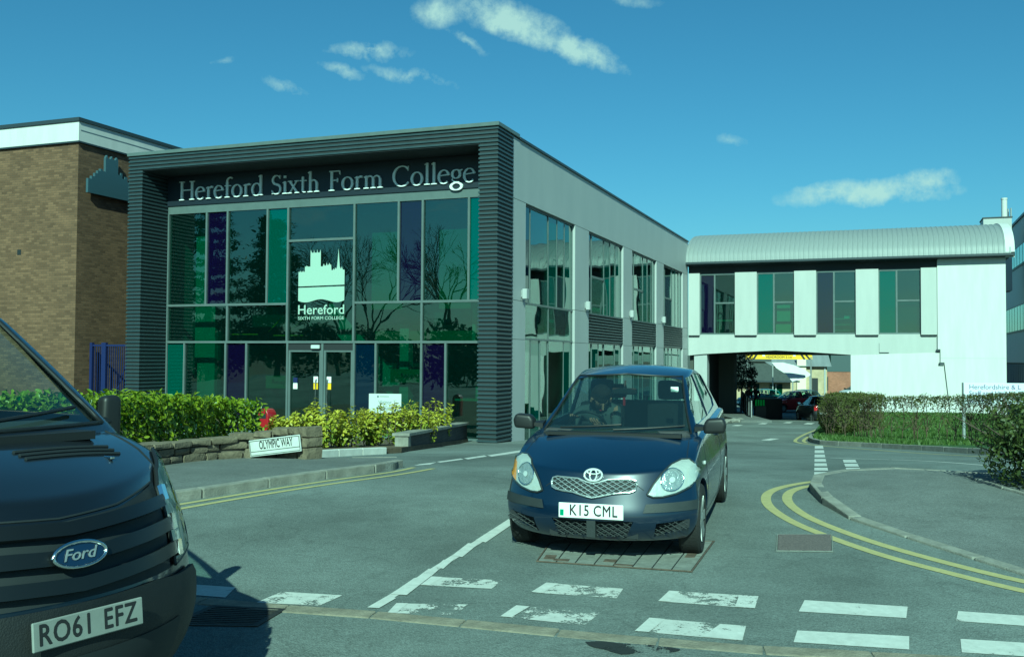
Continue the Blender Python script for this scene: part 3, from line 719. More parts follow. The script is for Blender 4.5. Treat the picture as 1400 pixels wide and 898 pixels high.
boxo('interior_partition', M['int_dark'], bld, -5., -.4, 8.1, 8.25, -.2, 3.3); boxo('interior_partition', M['int_dark'], bld, -5., -.4, 14.3, 14.45, -.2, 7.6)
boxo('roller_blind', M['yellow'], bld, -.75, -.7, 9.2, 13.2, 1.75, 2.1); boxo('roller_blind', M['yellow'], bld, -.75, -.7, 11.5, 13.4, .7, 1.2)
boxo('cabinet', M['redbrick'], bld, -1.2, -.9, 15.5, 26., 1.0, 2.0)
boxo('roller_blind', M['int_wall'], bld, -.62, -.56, 2.4, 2.8, -1, 5.0); boxo('roller_blind', M['int_wall'], bld, -.62, -.56, 6.3, 7.0, 3.0, 5.2)
# wall body, roof and far walls
boxo('roof_slab', M['flash'], bld, XL + .1, -.37, 1.63, SL, 8.2, 8.5)
boxo('left_wall', M['panel'], bld, XL + .05, XL + .3, DG + .32, SL, ZB, 8.19)
boxo('back_wall', M['panel'], bld, XL + .31, -.37, SL - .3, SL - .02, ZB, 8.19)
for y in (1.95, 8.35, 14.72, 20.96):
    t_ = empty('wall_light', (0, 0, 0), parent=bld)
    boxo('light_body', M['panel'], t_, .02, .16, y - .09, y + .09, 3.99, 4.28, bevel=.012)
    boxo('wall_plate', M['galv'], t_, -.018, .018, y - .06, y + .06, 4.05, 4.25)
# ------------------------------------------------------------------ college name in serif letters
def arcp(cx, cy, rx, ry, a0, a1, n=18): return [(cx + rx * math.cos(R(a0 + (a1 - a0) * i / n)), cy + ry * math.sin(R(a0 + (a1 - a0) * i / n))) for i in range(n + 1)]
TK, TN = .122, .050
def st_(pts, w): return (pts, w if isinstance(w, list) else [w] * len(pts))
def bowl(cx, cy, rx, ry, a0, a1, n=22):
    p = arcp(cx, cy, rx, ry, a0, a1, n); w = [TN + (TK - TN) * abs(math.cos(R(a0 + (a1 - a0) * i / n))) ** 1.4 for i in range(n + 1)]
    return (p, w)
def stem(x, y0, y1, w=TK): return st_([(x, y0), (x, y1)], w)
def ser(x, y, w=.28, h=.045): return st_([(x - w/2, y), (x + w/2, y)], h)
def flag(x, y): return st_([(x - .12, y - .07), (x, y - .01)], .05)
GL = {
 'H': ([stem(.19, 0, 1), stem(.81, 0, 1), st_([(.19, .53), (.81, .53)], .055), ser(.19, .022), ser(.19, .978), ser(.81, .022), ser(.81, .978)], 1.0),
 'e': ([bowl(.31, .33, .245, .325, 12, 318), st_([(.09, .39), (.55, .43)], .05)], .62),
 'r': ([stem(.17, 0, .64), ser(.18, .022, .28), flag(.17, .63), (arcp(.36, .42, .18, .20, 165, 62, 8), [.04, .05, .06, .07, .08, .09, .1, .1, .1])], .48),
 'f': ([stem(.18, 0, .84), ser(.19, .022, .28), (arcp(.36, .84, .18, .2, 180, 55, 10), [.11, .1, .09, .08, .07, .06, .06, .07, .08, .09, .09]), st_([(.04, .615), (.40, .615)], .05)], .42),
 'o': ([bowl(.33, .325, .255, .315, 0, 360, 30)], .67),
 'd': ([bowl(.31, .325, .24, .315, 30, 335), stem(.55, .02, 1.06), flag(.55, 1.05), st_([(.55, .03), (.67, .03)], .05)], .71),
 'S': ([(arcp(.31, .745, .21, .225, 35, 262, 16), [.07, .06, .05, .05, .05, .06, .07, .08, .09, .1, .1, .1, .1, .1, .11, .115, .12]),
        (arcp(.30, .265, .235, .245, 90, -150, 16), [.12, .12, .115, .11, .1, .1, .1, .1, .09, .08, .07, .06, .05, .05, .05, .06, .07]), st_([(.49, .80), (.51, .98)], .04), st_([(.07, .22), (.09, .02)], .04)], .62),
 'i': ([stem(.17, 0, .64), ser(.17, .022, .28), flag(.17, .63), st_([(.11, .87), (.23, .87)], .12)], .33),
 'x': ([st_([(.1, .64), (.52, .02)], .10), st_([(.50, .64), (.1, .02)], .05), ser(.12, .62, .24), ser(.49, .62, .22), ser(.11, .022, .22), ser(.51, .022, .24)], .62),
 't': ([stem(.2, .1, .82, .10), st_([(.05, .615), (.40, .615)], .05), (arcp(.31, .13, .11, .105, 180, 300, 8), [.1, .09, .08, .07, .06, .055, .05, .05, .05])], .44),
 'h': ([stem(.17, 0, 1.06), ser(.17, .022, .27), flag(.17, 1.05), (arcp(.35, .40, .18, .21, 160, 20, 12), [.04, .045, .05, .055, .06, .065, .07, .075, .08, .085, .09, .1, .1]), stem(.53, 0, .47), ser(.53, .022, .27)], .72),
 'F': ([stem(.19, 0, 1), ser(.19, .022, .30), ser(.16, .978, .2), st_([(.1, .975), (.62, .975)], .05), st_([(.61, .99), (.63, .80)], .045), st_([(.19, .52), (.5, .52)], .05), st_([(.5, .62), (.5, .42)], .04)], .70),
 'm': ([stem(.17, 0, .64), ser(.17, .022, .27), flag(.17, .63), (arcp(.35, .40, .18, .21, 160, 20, 10), [.04, .045, .05, .06, .065, .07, .075, .08, .085, .09, .1]), stem(.53, 0, .47), ser(.53, .022, .27),
        (arcp(.71, .40, .18, .21, 160, 20, 10), [.04, .045, .05, .06, .065, .07, .075, .08, .085, .09, .1]), stem(.89, 0, .47), ser(.89, .022, .27)], 1.08),
 'C': ([bowl(.50, .5, .42, .49, 42, 322, 26), st_([(.80, .75), (.82, .98)], .04)], .92),
 'l': ([stem(.17, 0, 1.06), ser(.17, .022, .28), flag(.17, 1.05)], .34),
 'g': ([bowl(.29, .43, .19, .205, 0, 360, 22), bowl(.30, -.16, .26, .17, 0, 360, 24), st_([(.16, .28), (.10, .16), (.2, .07), (.44, .0)], [.05, .06, .09, .1]), st_([(.42, .58), (.60, .62)], .06)], .62)}
def stroke_prism(mb, pts, w, fn, d0, d1):
    n = len(pts); Lf, Rg = [], []
    for i in range(n):
        a, b = pts[max(i-1, 0)], pts[min(i+1, n-1)]; tx_, ty_ = b[0]-a[0], b[1]-a[1]; q_ = math.hypot(tx_, ty_) or 1
        nx, ny = -ty_/q_ * w[i]/2, tx_/q_ * w[i]/2
        Lf.append((pts[i][0]+nx, pts[i][1]+ny)); Rg.append((pts[i][0]-nx, pts[i][1]-ny))
    vv = [fn(u, v, d0) for u, v in Lf + Rg] + [fn(u, v, d1) for u, v in Lf + Rg]; m = 2*n
    ff = []
    for i in range(n-1):
        ff += [(i, i+1, n+i+1, n+i), (m+i, m+n+i, m+n+i+1, m+i+1), (i, m+i, m+i+1, i+1), (n+i, n+i+1, m+n+i+1, m+n+i)]
    ff += [(0, n, m+n, m), (n-1, m+n-1, m+2*n-1, 2*n-1)]
    mb.add(vv, ff)
TXT = 'Hereford Sixth Form College'
adv = sum(GL[c][1] if c != ' ' else .42 for c in TXT)
x0_, x1_, base_z, cap = -11.50, -1.13, 7.29, .60
ksx = (x1_ - x0_) / adv
wx_, wy_ = b2w((x0_ + x1_) / 2, DG - .12)
sign = empty('college_name_sign', (wx_, wy_, COL_Z + base_z), -TH, 'pale grey serif letters reading Hereford Sixth Form College on dark fascia', 'sign')
x = x0_ - (x0_ + x1_) / 2; done = {}
for c in TXT:
    if c == ' ': x += .42 * ksx; continue
    if c not in done:
        mb = MB()
        for i, (p_, w_) in enumerate(GL[c][0]):
            stroke_prism(mb, p_, w_, lambda u, v, d: (u * ksx, d, v * cap), -.03 - i * .0012, .02)
        done[c] = mb.mesh('letter')
    link('letter', done[c], M['letter'], sign, loc=(x, 0, 0)); x += GL[c][1] * ksx
# ------------------------------------------------------------------ white cathedral logo on the glass above the door
lx0, lx1, lz0 = -7.03, -5.42, 3.42
wx_, wy_ = b2w((lx0 + lx1) / 2, DG - .035)
logo = empty('window_logo', (wx_, wy_, COL_Z + lz0), -TH, 'white vinyl cathedral logo with Hereford Sixth Form College lettering on glass', 'sign')
logo.scale.z = .87
Wd = lx1 - lx0; fz = lambda u, v, d: ((u - .5) * Wd, d, v * Wd)
sk = [(0, 1.08), (0, 1.42), (.03, 1.42), (.04, 1.45), (.05, 1.42), (.09, 1.42), (.10, 1.45), (.11, 1.42), (.14, 1.42), (.14, 1.54), (.17, 1.54), (.18, 1.57), (.2, 1.54), (.23, 1.54), (.26, 1.54),
      (.26, 1.86), (.265, 1.93), (.29, 1.86), (.33, 1.86), (.335, 1.93), (.35, 1.86), (.40, 1.86), (.405, 1.94), (.42, 1.86), (.46, 1.86), (.475, 1.93), (.485, 1.86), (.485, 1.54), (.53, 1.53), (.55, 1.60), (.57, 1.55), (.60, 1.55),
      (.61, 1.62), (.63, 1.56), (.66, 1.57), (.67, 1.61), (.69, 1.57), (.71, 1.57), (.72, 1.44), (.75, 1.44), (.76, 1.48), (.78, 1.44), (.80, 1.5), (.82, 1.46), (.84, 1.52), (.868, 1.94), (.895, 1.52), (.92, 1.46), (.94, 1.52), (.96, 1.45), (1, 1.44), (1, 1.10)]
sk = [(u, (v - 1.08) * .93 + .73) for u, v in sk]
MB().prism(list(reversed(sk)), fz, -.002, .002).build('skyline', M['logo'], logo)
wv = [(0, .70), (0, .44)] + [(i / 24, .42 + .075 * math.sin(i / 24 * 2 * math.pi * 1.25 + 3.7 + .2) + .05 * math.cos(i / 24 * 6.1)) for i in range(25)] + [(1, .715)]
MB().prism(list(reversed(wv)), fz, -.002, .002).build('river_bank', M['logo'], logo)
link('lettering', text_mesh('Hereford', .46, bold=.006, sx=1.0), M['logo'], logo, loc=(0, -.003, .34), rot=(R(90), 0, 0))
link('lettering', text_mesh('SIXTH FORM COLLEGE', .16, bold=.002, sx=.92), M['logo'], logo, loc=(0, -.003, .055), rot=(R(90), 0, 0))
for o in logo.children:
    if o.name.startswith('lettering'):
        w_ = max(v.co.x for v in o.data.vertices) - min(v.co.x for v in o.data.vertices)
        o.scale.x = Wd / w_
# ------------------------------------------------------------------ brick block on the left, gate, emblem
import numpy as np
bw = b2w(-14.56, 0)
brk_b = empty('brick_building', (bw[0], bw[1], COL_Z), -TH, 'plain brown brick block with white fascia, partly behind the dark van', 'building')
MB().box(-16, 0, 0, 14, -.8, 9.2).build('wall', M['brick'], brk_b, uv=True)
boxo('fascia', M['white'], brk_b, -16.1, .07, -.07, 14.1, 9.202, 9.83)
boxo('drip_trim', M['flash'], brk_b, -16.12, .085, -.085, 14.1, 9.15, 9.2)
boxo('roof_edge', M['flash'], brk_b, -16.15, .12, -.12, 14.2, 9.832, 9.95)
boxo('fascia_line', M['galv'], brk_b, .071, .082, 0, 14, 9.55, 9.57)
boxo('air_brick', M['core'], brk_b, -2.52, -2.36, -.008, .01, 5.6, 5.78)
ew = b2w(-14.56 + .09, 1.4)
emb = empty('castle_emblem_sign', (ew[0], ew[1], COL_Z + 7.58), -TH, 'slate blue castle silhouette board fixed to the shaded brick wall', 'sign')
sk = [(-1.15, 0), (1.25, -.02), (1.25, .52), (1.12, .52), (1.12, .62), (1.0, .62), (1.0, .54), (.85, .54), (.85, .70), (.72, .70), (.72, .62), (.60, .62), (.60, .78), (.48, .78), (.48, .70), (.36, .70), (.36, .88), (.28, .88), (.28, .80), (.16, .80),
      (.16, 1.28), (.10, 1.36), (.04, 1.26), (-.08, 1.26), (-.12, 1.36), (-.18, 1.26), (-.30, 1.26), (-.34, 1.36), (-.40, 1.26), (-.40, .80), (-.52, .80), (-.52, .86), (-.62, .86), (-.62, .78), (-.74, .78), (-.74, .68), (-.86, .68), (-.86, .56), (-1.0, .56), (-1.0, .46), (-1.15, .46)]
MB().prism(list(reversed(sk)), lambda u, v, d: (d, u, v), 0, .09).build('board', M['emblem'], emb)
for y in (-.7, 0, .7): boxo('fixing', M['galv'], emb, -.085, .0, y - .03, y + .03, .2, .26)
gw = b2w(-13.5, .55)
gate = empty('blue_gate', (gw[0], gw[1], COL_Z), -TH, 'dark blue metal gate between the brick block and ribbed frame', 'gate')
for x in (-.88, -.36, .75): boxo('post', M['blue_metal'], gate, x - (.09 if x == -.36 else .05), x + (.09 if x == -.36 else .05), -.05, .05, -.6, 2.72)
for x0, x1 in ((-.83, -.45), (-.27, .7)):
    for z in (.1, 2.6): boxo('rail', M['blue_metal'], gate, x0, x1, -.03, .03, z, z + .06)
    k = int((x1 - x0) / .085)
    for i in range(1, k): boxo('bar', M['blue_metal'], gate, x0 + i * (x1 - x0) / k - .011, x0 + i * (x1 - x0) / k + .011, -.012, .012, .16, 2.6)
MB().tube([(-.27, .035, .2), (.7, .035, 2.5)], .02, 6).build('brace', M['blue_metal'], gate)
# ------------------------------------------------------------------ link bridge over the road
bx = b2w(0, SL)
br = empty('bridge_building', (bx[0], bx[1], COL_Z), -TH, 'white link building bridging the road under a curved grey metal roof', 'building')
BD = 12.0
arch = [(0.02, 2.50), (.8, 2.58), (2.6, 2.68), (4.5, 2.78), (6.3, 2.69), (8.15, 2.57), (12.16, 2.72), (12.16, 3.60), (0.02, 3.60)]
MB().prism(list(reversed(arch)), lambda u, v, d: (u, d, v), 0, .35).build('arched_beam', M['white_panel'], br)
boxo('beam_ledge', M['flash'], br, 9.5, 9.95, -.03, .0, 2.66, 2.70); boxo('beam_joint', M['flash'], br, 9.49, 9.505, -.015, 0, 2.7, 3.15)
for x0, x1 in ((.04, .63), (2.46, 3.58), (5.44, 6.52), (8.41, 9.48), (11.42, 12.14)):
    boxo('pier_panel', M['white_panel'], br, x0, x1, -.14, .25, 3.56, 6.84, bevel=.008)
    boxo('pier_shadow_gap', M['flash'], br, x0 + .02, x1 - .02, -.08, .2, 3.50, 3.558)
boxo('clerestory_band', M['core'], br, 0.02, 12.14, .02, .3, 6.842, 7.33)
for k, (x0, x1, xm, kinds) in enumerate(((.63, 2.46, 1.39, ('glass_purple', 'glass')), (3.58, 5.44, 4.42, ('glass_teal', 'glass')), (6.52, 8.41, 7.37, ('glass_purple', 'glass')), (9.48, 11.42, 10.32, ('glass_teal', 'glass')))):
    w_ = empty('window', (0, 0, 0), parent=br)
    fr = MB().box(x0, x0 + .05, .05, .15, 3.62, 6.82).box(x1 - .05, x1, .05, .15, 3.62, 6.82).box(x0 + .05, x1 - .05, .05, .15, 3.602, 3.68).box(x0 + .05, x1 - .05, .05, .15, 6.74, 6.838)
    fr.box(xm - .04, xm + .04, .05, .15, 3.68, 6.74).box(xm + .04, x1 - .05, .05, .15, 5.22, 5.30).build('frame', M['mull'], w_)
    def wp_(a, b, z0, z1, kd):
        MB().box(-(b-a)/2, (b-a)/2, -.008, .008, -(z1-z0)/2, (z1-z0)/2).build('pane', M[kd], w_, loc=((a+b)/2, .1, (z0+z1)/2), rot=(random.uniform(-.006, .006), 0, random.uniform(-.006, .006)))
    wp_(x0 + .05, xm - .04, 3.68, 6.74, kinds[0]); wp_(xm + .04, x1 - .05, 3.68, 5.22, 'glass'); wp_(xm + .04, x1 - .05, 5.30, 6.74, 'glass')
    # things stood inside
    if k == 1: boxo('roller_blind', M['cream'], w_, xm + .1, x1 - .25, .6, .64, 4.3, 5.15); boxo('roller_blind', M['cream'], w_, xm + .05, x1 - .2, .6, .64, 3.6, 4.15); boxo('roller_blind', M['int_wall'], w_, x0 + .2, xm - .15, .5, .54, 3.6, 5.3)
    if k == 3: boxo('roller_blind', M['int_wall'], w_, x0 + .25, xm - .1, .5, .54, 3.6, 4.6); boxo('roller_blind', M['int_dark'], w_, xm + .05, x1 - .06, .45, .5, 3.7, 5.2)
    if k == 0: boxo('table_top', M['cream'], w_, xm, x1 + .1, .8, 1.6, 4.35, 4.4); boxo('table_leg', M['galv'], w_, xm + .1, xm + .14, .9, .94, 3.4, 4.35); boxo('table_leg', M['galv'], w_, x1 - .1, x1 - .06, .9, .94, 3.4, 4.35)
    if k == 2:
        for z in (3.8, 4.1, 4.4): boxo('shelf', M['int_wall'], w_, xm, x1, .9, 1.3, z, z + .04)
        boxo('white_box', M['sticker'], w_, xm + .45, xm + .75, 1.0, 1.2, 4.44, 4.62)
boxo('floor_slab', M['int_dark'], br, .05, 15.0, .36, BD, 3.0, 3.4); boxo('room_ceiling', M['int_dark'], br, .05, 12.1, .31, BD - .2, 7.1, 7.2)
boxo('back_partition', M['int_dark'], br, .05, 12.1, 3.6, 3.8, 3.4, 7.1); boxo('rear_wall', M['white_panel'], br, .05, 15.1, BD, BD + .3, 2.6, 7.3)
# stair tower and lower wall
tw = [(12.16, 7.32), (12.16, 2.86), (12.28, 2.86), (12.28, 2.22), (12.45, 2.22), (12.85, -1.6), (15.15, -1.6), (15.15, 7.32)]
MB().prism(tw, lambda u, v, d: (u, d, v), -.13, .4).build('tower_wall', M['white'], br)
boxo('tower_side', M['white'], br, 14.9, 15.14, .41, BD + .2, -1.6, 7.32)
boxo('wall_joint', M['galv'], br, 12.30, 15.15, -.133, -.129, 2.42, 2.432)
boxo('step_trim', M['flash'], br, 12.10, 12.27, -.15, 0, 2.77, 2.855); boxo('step_trim', M['flash'], br, 12.22, 12.44, -.15, .0, 2.13, 2.215)
MB().prism([(8.16, -1.6), (12.84, -1.6), (12.44, 2.10), (12.27, 2.10), (12.27, 2.74), (12.15, 2.715), (8.16, 2.565)], lambda u, v, d: (u, d, v), -.02, .34).build('lower_wall', M['white'], br)
boxo('passage_wall', M['int_wall'], br, 8.18, 8.5, .345, BD, -1.8, 2.98)
boxo('passage_wall', M['int_dark'], br, 0.02, .3, .4, BD, -1.8, 2.98); boxo('abutment', M['panel'], br, .3, .98, .1, .8, -1.8, 2.6)
boxo('passage_pillar', M['int_dark'], br, .60, 1.5, 6.5, 7.6, -1.8, 2.98); boxo('passage_wall', M['core'], br, .31, .6, 1.5, 9.0, -1.8, 2.98)
# curved roof of ribbed sheets
EY, EZ, RY, RZ = -.55, 7.40, 6.0, 9.40
def roofpt(t): # t 0..1 from front eave over the crown to the rear eave
    a = math.pi * t; c = math.cos(a)
    return (RY - (RY - EY) * (abs(c) ** .92) * (1 if c > 0 else -1), EZ + (RZ - EZ) * (math.sin(a) ** .92))
NT = 28; pw = 15.4 / 66
prof = [(0, 0), (pw * .62, 0), (pw * .72, .016), (pw * .9, .016), (pw, 0)]
vv, ff = [], []
for j in range(NT + 1):
    y, z = roofpt(j / NT); y2, z2 = roofpt(min(1, j / NT + .01)); y1, z1 = roofpt(max(0, j / NT - .01)); ty, tz_ = y2 - y1, z2 - z1; q_ = math.hypot(ty, tz_)
    for (u, h) in prof: vv.append((u, y - tz_ / q_ * h, z + ty / q_ * h))
k = len(prof)
for j in range(NT):
    for i in range(k - 1): ff.append((j*k + i, j*k + i + 1, (j+1)*k + i + 1, (j+1)*k + i))
rs = MB().add(vv, ff).mesh('roof_sheet', smooth=25)
for i in range(66): link('roof_sheet', rs, M['roofmetal'], br, loc=(-.05 + i * pw, 0, 0))
pts = [roofpt(j / NT) for j in range(NT + 1)]
und = [(y, z - .06) for y, z in pts]
MB().prism(und + [(12.0, 7.2), (0, 7.2)], lambda u, v, d: (d, u, v), 0, 15.3).build('roof_underside', M['flash'], br)
trim_o, trim_i = [(y, z + .05) for y, z in pts], [(y * .985 + .09, z - .20) for y, z in pts]
for i in range(NT):
    pass
vv = [(x, y, z) for x in (15.1, 15.5) for y, z in trim_o] + [(x, y, z) for x in (15.1, 15.5) for y, z in trim_i]; n1 = NT + 1
ff = []
for i in range(NT):
    ff += [(i, i+1, n1+i+1, n1+i), (2*n1+i, 3*n1+i, 3*n1+i+1, 2*n1+i+1), (n1+i, n1+i+1, 3*n1+i+1, 3*n1+i), (i, 2*n1+i, 2*n1+i+1, i+1)]
MB().add(vv, ff).build('verge_trim', M['white'], br, smooth=30)
MB().box(-.03, 15.5, EY - .10, EY + .05, EZ - .13, EZ - .01).build('gutter', M['flash'], br, bevel=.02)
boxo('eaves_soffit', M['flash'], br, 0, 15.3, EY + .06, .3, 7.31, 7.335)
# yellow headroom board hung at the far mouth of the passage
hw = at(1065, 489, 78)
hs = empty('headroom_sign', (hw.x, hw.y, g(78)), R(-6), 'yellow height gantry with a HEADROOM board in the sun beyond the passage', 'sign')
hz_ = hw.z - g(78)
arcs = [(-2.6, hz_ - .12), (2.6, hz_ - .12), (2.6, hz_ + .20), (1.5, hz_ + .50), (0, hz_ + .62), (-1.5, hz_ + .50), (-2.6, hz_ + .20)]
MB().prism(arcs, lambda u, v, d: (u, d, v), 0, .06).build('board', M['yellow'], hs)
for s in (-1, 1):
    for k_ in range(2):
        x_ = s * (1.75 + k_ * .42)
        MB().prism([(x_ - .09 + s*.25, hz_ - .13), (x_ + .09 + s*.25, hz_ - .13), (x_ + .09 - s*.15, hz_ + .5 - k_*.15), (x_ - .09 - s*.15, hz_ + .5 - k_*.15)], lambda u, v, d: (u, d, v), -.012, -.002).build('stripe', M['signblack'], hs)
    MB().tube([(s * 2.5, .03, -.1), (s * 2.5, .03, hz_ + .1)], .06, 8).build('post', M['galv'], hs)
    MB().prism([(s*1.2 - .1, hz_ + .12), (s*1.2 + .1, hz_ + .12), (s*1.2 + .1, hz_ + .32), (s*1.2 - .1, hz_ + .32)], lambda u, v, d: (u, d, v), -.012, -.002).build('reflector_patch', M['sticker'], hs)
link('lettering', text_mesh('HEADROOM 3.1m', .26, bold=.004), M['signblack'], hs, loc=(0, -.004, hz_ + .05), rot=(R(90), 0, 0))
# ------------------------------------------------------------------ grey block on the far right
rb0 = b2w(18, 33)
rb = empty('grey_office_block', (rb0[0], rb0[1], COL_Z), -TH, 'grey clad block with window bands at the right edge behind the bridge tower', 'building')
boxo('wall', M['panel'], rb, 0, 10, 0, 40, 2.2, 11.4); boxo('plinth', M['int_dark'], rb, .1, 10, .05, 40, -2, 2.19); boxo('roof_edge', M['flash'], rb, -.1, 10, -.1, 40, 11.402, 11.55)
for z0, z1 in ((8.5, 9.65), (4.3, 5.85)):
    boxo('window_surround', M['flash'], rb, -.06, -.005, 1, 24, z0 - .1, z1 + .1)
    for i in range(16):
        y = 1.3 + i * 1.4; w_ = boxo('window', M['glass'], rb, -.10, -.08, y, y + 1.2, z0, z1)
        boxo('blind', M['sticker'], w_, -.075, -.066, y + .15, y + .65, z0 + .2, z1 - .05)
    boxo('brick_panel', M['redbrick'], rb, -.07, -.061, 20.5, 22, z0, z1)
for i in range(22): boxo('plinth_fin', M['panel'], rb, -.02, .09, 1 + i * .9, 1.12 + i * .9, -1.5, 2.1)
p1_, p2_ = at(1340, 296, 62), at(1373, 270, 60)
boxo('roof_plant', M['panel'], rb, 1.0, 5, 14, 18, 11.56, 12.6)
lv = MB()
for i in range(8): lv.box(.4, 6, 2, 13, 11.6 + i * .2, 11.68 + i * .2)
lv.build('louvre_screen', M['galv'], rb)
fl = empty('flue_stack', (p2_.x + .5, p2_.y + 1.0, 8.0), 0, 'white metal flue standing above the right end of the curved roof', 'chimney')
MB().lathe([(.17, -2), (.17, 3.45), (.19, 3.45), (.19, 3.55), (.15, 3.55), (.15, 3.4)], 16).build('pipe', M['white'], fl, smooth=40)
MB().box(.3, .36, -.2, -.14, -2, 2.9).box(.3, .36, .14, .2, -2, 2.9).build('ladder', M['galv'], fl)
bp = at(1340, 296, 61)
rp = empty('roof_plant_room', (bp.x + .2, bp.y, 7.7), -TH, 'small pale plant room behind the right end of the curved roof', 'plant room')
boxo('walls', M['panel'], rp, 0, 1.6, 0, 2, -2, 2.55); boxo('cap', M['flash'], rp, -.05, 1.65, -.05, 2.05, 2.552, 2.62)
# ------------------------------------------------------------------ what shows beyond the passage
def gz(y): return g(y)
Y = 88
bun = empty('bungalow', (20, Y, gz(Y)), R(-14), 'low beige bungalow with grey tiled hipped roof seen through the passage', 'building')
M['tile'] = mat('grey_roof_tile', (.06, .07, .065), .8, var=.2, vscale=4, bump=.6, bscale=20)
M['beige'] = brickmat('beige_block', (.42, .35, .22), (.46, .39, .26), (.4, .34, .24), .44, .22, .2)
MB().box(-8, 5, 0, 9, -.5, 1.95).build('wall', M['beige'], bun, uv=True)
MB().add([(-8.7, -.8, 1.9), (5.7, -.8, 1.9), (5.7, 9.8, 1.9), (-8.7, 9.8, 1.9), (-4, 4.5, 4.3), (1.6, 4.5, 4.3)], [(0, 1, 5, 4), (1, 2, 5), (2, 3, 4, 5), (3, 0, 4), (0, 3, 2, 1)]).build('roof', M['tile'], bun)
boxo('gutter', M['flash'], bun, -8.75, 5.75, -.9, -.78, 1.8, 1.95)
for x in (-6, -3.5, -1, 1.2, 3.2):
    w_ = boxo('window', M['glass'], bun, x, x + 1.1, -.03, -.01, .75, 1.65); boxo('frame', M['white'], w_, x + .5, x + .58, -.06, -.035, .75, 1.65); boxo('sill', M['cream'], w_, x - .1, x + 1.2, -.12, -.02, .62, .74)
boxo('lean_to_roof', M['tile'], bun, -1.5, 3.4, 2.5, 6, 3.6, 3.9)
cv = empty('canopy', (23.2, 80, gz(80)), R(-10), 'white sail shaped canopy over the way in beyond the passage', 'canopy')
MB().prism([(-1.7, 3.50), (-1.35, 3.05), (-.6, 2.55), (-.15, 1.95), (.7, 2.2), (1.45, 2.5), (.9, 2.95), (.1, 3.3), (-.8, 3.52)], lambda u, v, d: (u, (v - 2) * .7 + d, v), 0, .08).build('sail', M['white'], cv)
for x, y, h in ((-1.6, 1.1, 3.4), (1.3, .45, 2.45), (-.1, .05, 1.95)): MB().tube([(x, y, 0), (x, y, h)], .05, 6).build('post', M['galv'], cv)
hl = empty('beige_hall', (30.2, 101, gz(101)), R(-12), 'tall beige hall with pale green sheet roof beyond the canopy', 'building')
MB().box(-5, 2.4, 0, 10, -.5, 3.4).build('wall', M['beige'], hl, uv=True)
MB().add([(-5.4, -.5, 3.2), (2.8, -.5, 3.2), (2.8, 5, 5.4), (-5.4, 5, 5.4), (-5.4, 10.5, 3.2), (2.8, 10.5, 3.2)], [(0, 1, 2, 3), (3, 2, 5, 4), (0, 3, 4), (1, 5, 2), (0, 4, 5, 1)]).build('roof', M['roofmetal'], hl)
boxo('pilaster', M['cream'], hl, -.6, .3, -.3, -.02, -.5, 4.6); boxo('door', M['core'], hl, .9, 1.5, -.04, -.02, 0, 2.0); boxo('downpipe', M['galv'], hl, 2.1, 2.25, -.12, -.02, 0, 3.2)
dkb = empty('dark_clad_block', (36.5, 112, gz(112)), R(-8), 'slate grey block over a red brick ground floor beyond the passage', 'building')
boxo('upper_wall', mat('slate_cladding', (.05, .075, .08), .6), dkb, -4, 6, 0, 10, 2.6, 9); MB().box(-3.9, 5.9, .05, 10, -.5, 2.58).build('ground_floor', M['redbrick'], dkb, uv=True)
for x in (-3, -1): boxo('window', M['core'], dkb, x, x + .9, .02, .045, .4, 2.0)
w_ = boxo('window', M['glass'], dkb, -3, .2, -.04, -.01, 3.6, 4.8); boxo('frame', M['galv'], w_, -1.4, -1.3, -.06, -.045, 3.6, 4.8)
# far wall of trees closes the view under the bridge
# ------------------------------------------------------------------ raised footway and railing inside the passage
fw0 = at(1000, 560, 54)
ramp = tag(MB().add([(fw0.x - .6, 49.2, g(49.2) + .12), (fw0.x + .9, 49.0, g(49) + .12), (fw0.x + 1.9, 66, -1.9), (fw0.x - .4, 66, -1.9), (fw0.x - .6, 49.2, -2.6), (fw0.x + .9, 49.0, -2.6), (fw0.x + 1.9, 66, -2.7), (fw0.x - .4, 66, -2.7)],
     [(0, 1, 2, 3), (0, 4, 5, 1), (1, 5, 6, 2), (2, 6, 7, 3), (3, 7, 4, 0)]).build('footway_ramp', M['pavement']), kind='structure')
rl = empty('ramp_railing', (13.3, 53.5, g(53.5)), 0, 'dark metal railing along the raised footway under the bridge', 'railing')
r0, r1 = Vector((-.5, -1.5, .05)), Vector((1.15, 7.5, .25))
for z in (.12, 1.1): MB().tube([r0 + Vector((0, 0, z)), r1 + Vector((0, 0, z))], .025, 6).build('rail', M['black'], rl)
for i in range(22):
    p = r0 + (r1 - r0) * i / 21; MB().tube([p + Vector((0, 0, -.1)), p + Vector((0, 0, 1.1))], .022 if i % 5 else .035, 6).build('baluster', M['galv'] if i % 5 == 0 else M['black'], rl)
hv = at(1039, 551, 57)
bn = empty('green_barrier', (hv.x, hv.y, hv.z - .8), 0, 'small bright green barrier behind the railing under the bridge', 'barrier')
M['hivis'] = mat('bright_green_paint', (.05, .7, .08), .5)
for i in range(4): boxo('slat', M['hivis'], bn, -.28 + i * .15, -.18 + i * .15, 0, .03, .65, 1.0)
boxo('foot', M['black'], bn, -.3, .32, -.15, .18, -.4, .64)
bl = at(1062, 556, 57.5)
M['wingblk'] = M['black']
bin_ = empty('dark_wing_wall', (bl.x - .2, bl.y, g(bl.y)), R(8), 'dark low wall beside the lane under the bridge', 'wall')
boxo('panel', M['black'], bin_, -1.1, .55, 0, .2, -.2, 1.15); boxo('coping', M['black'], bin_, -1.12, .57, -.03, .23, 1.152, 1.2)
rk = at(972, 578, 49)
mb = MB()
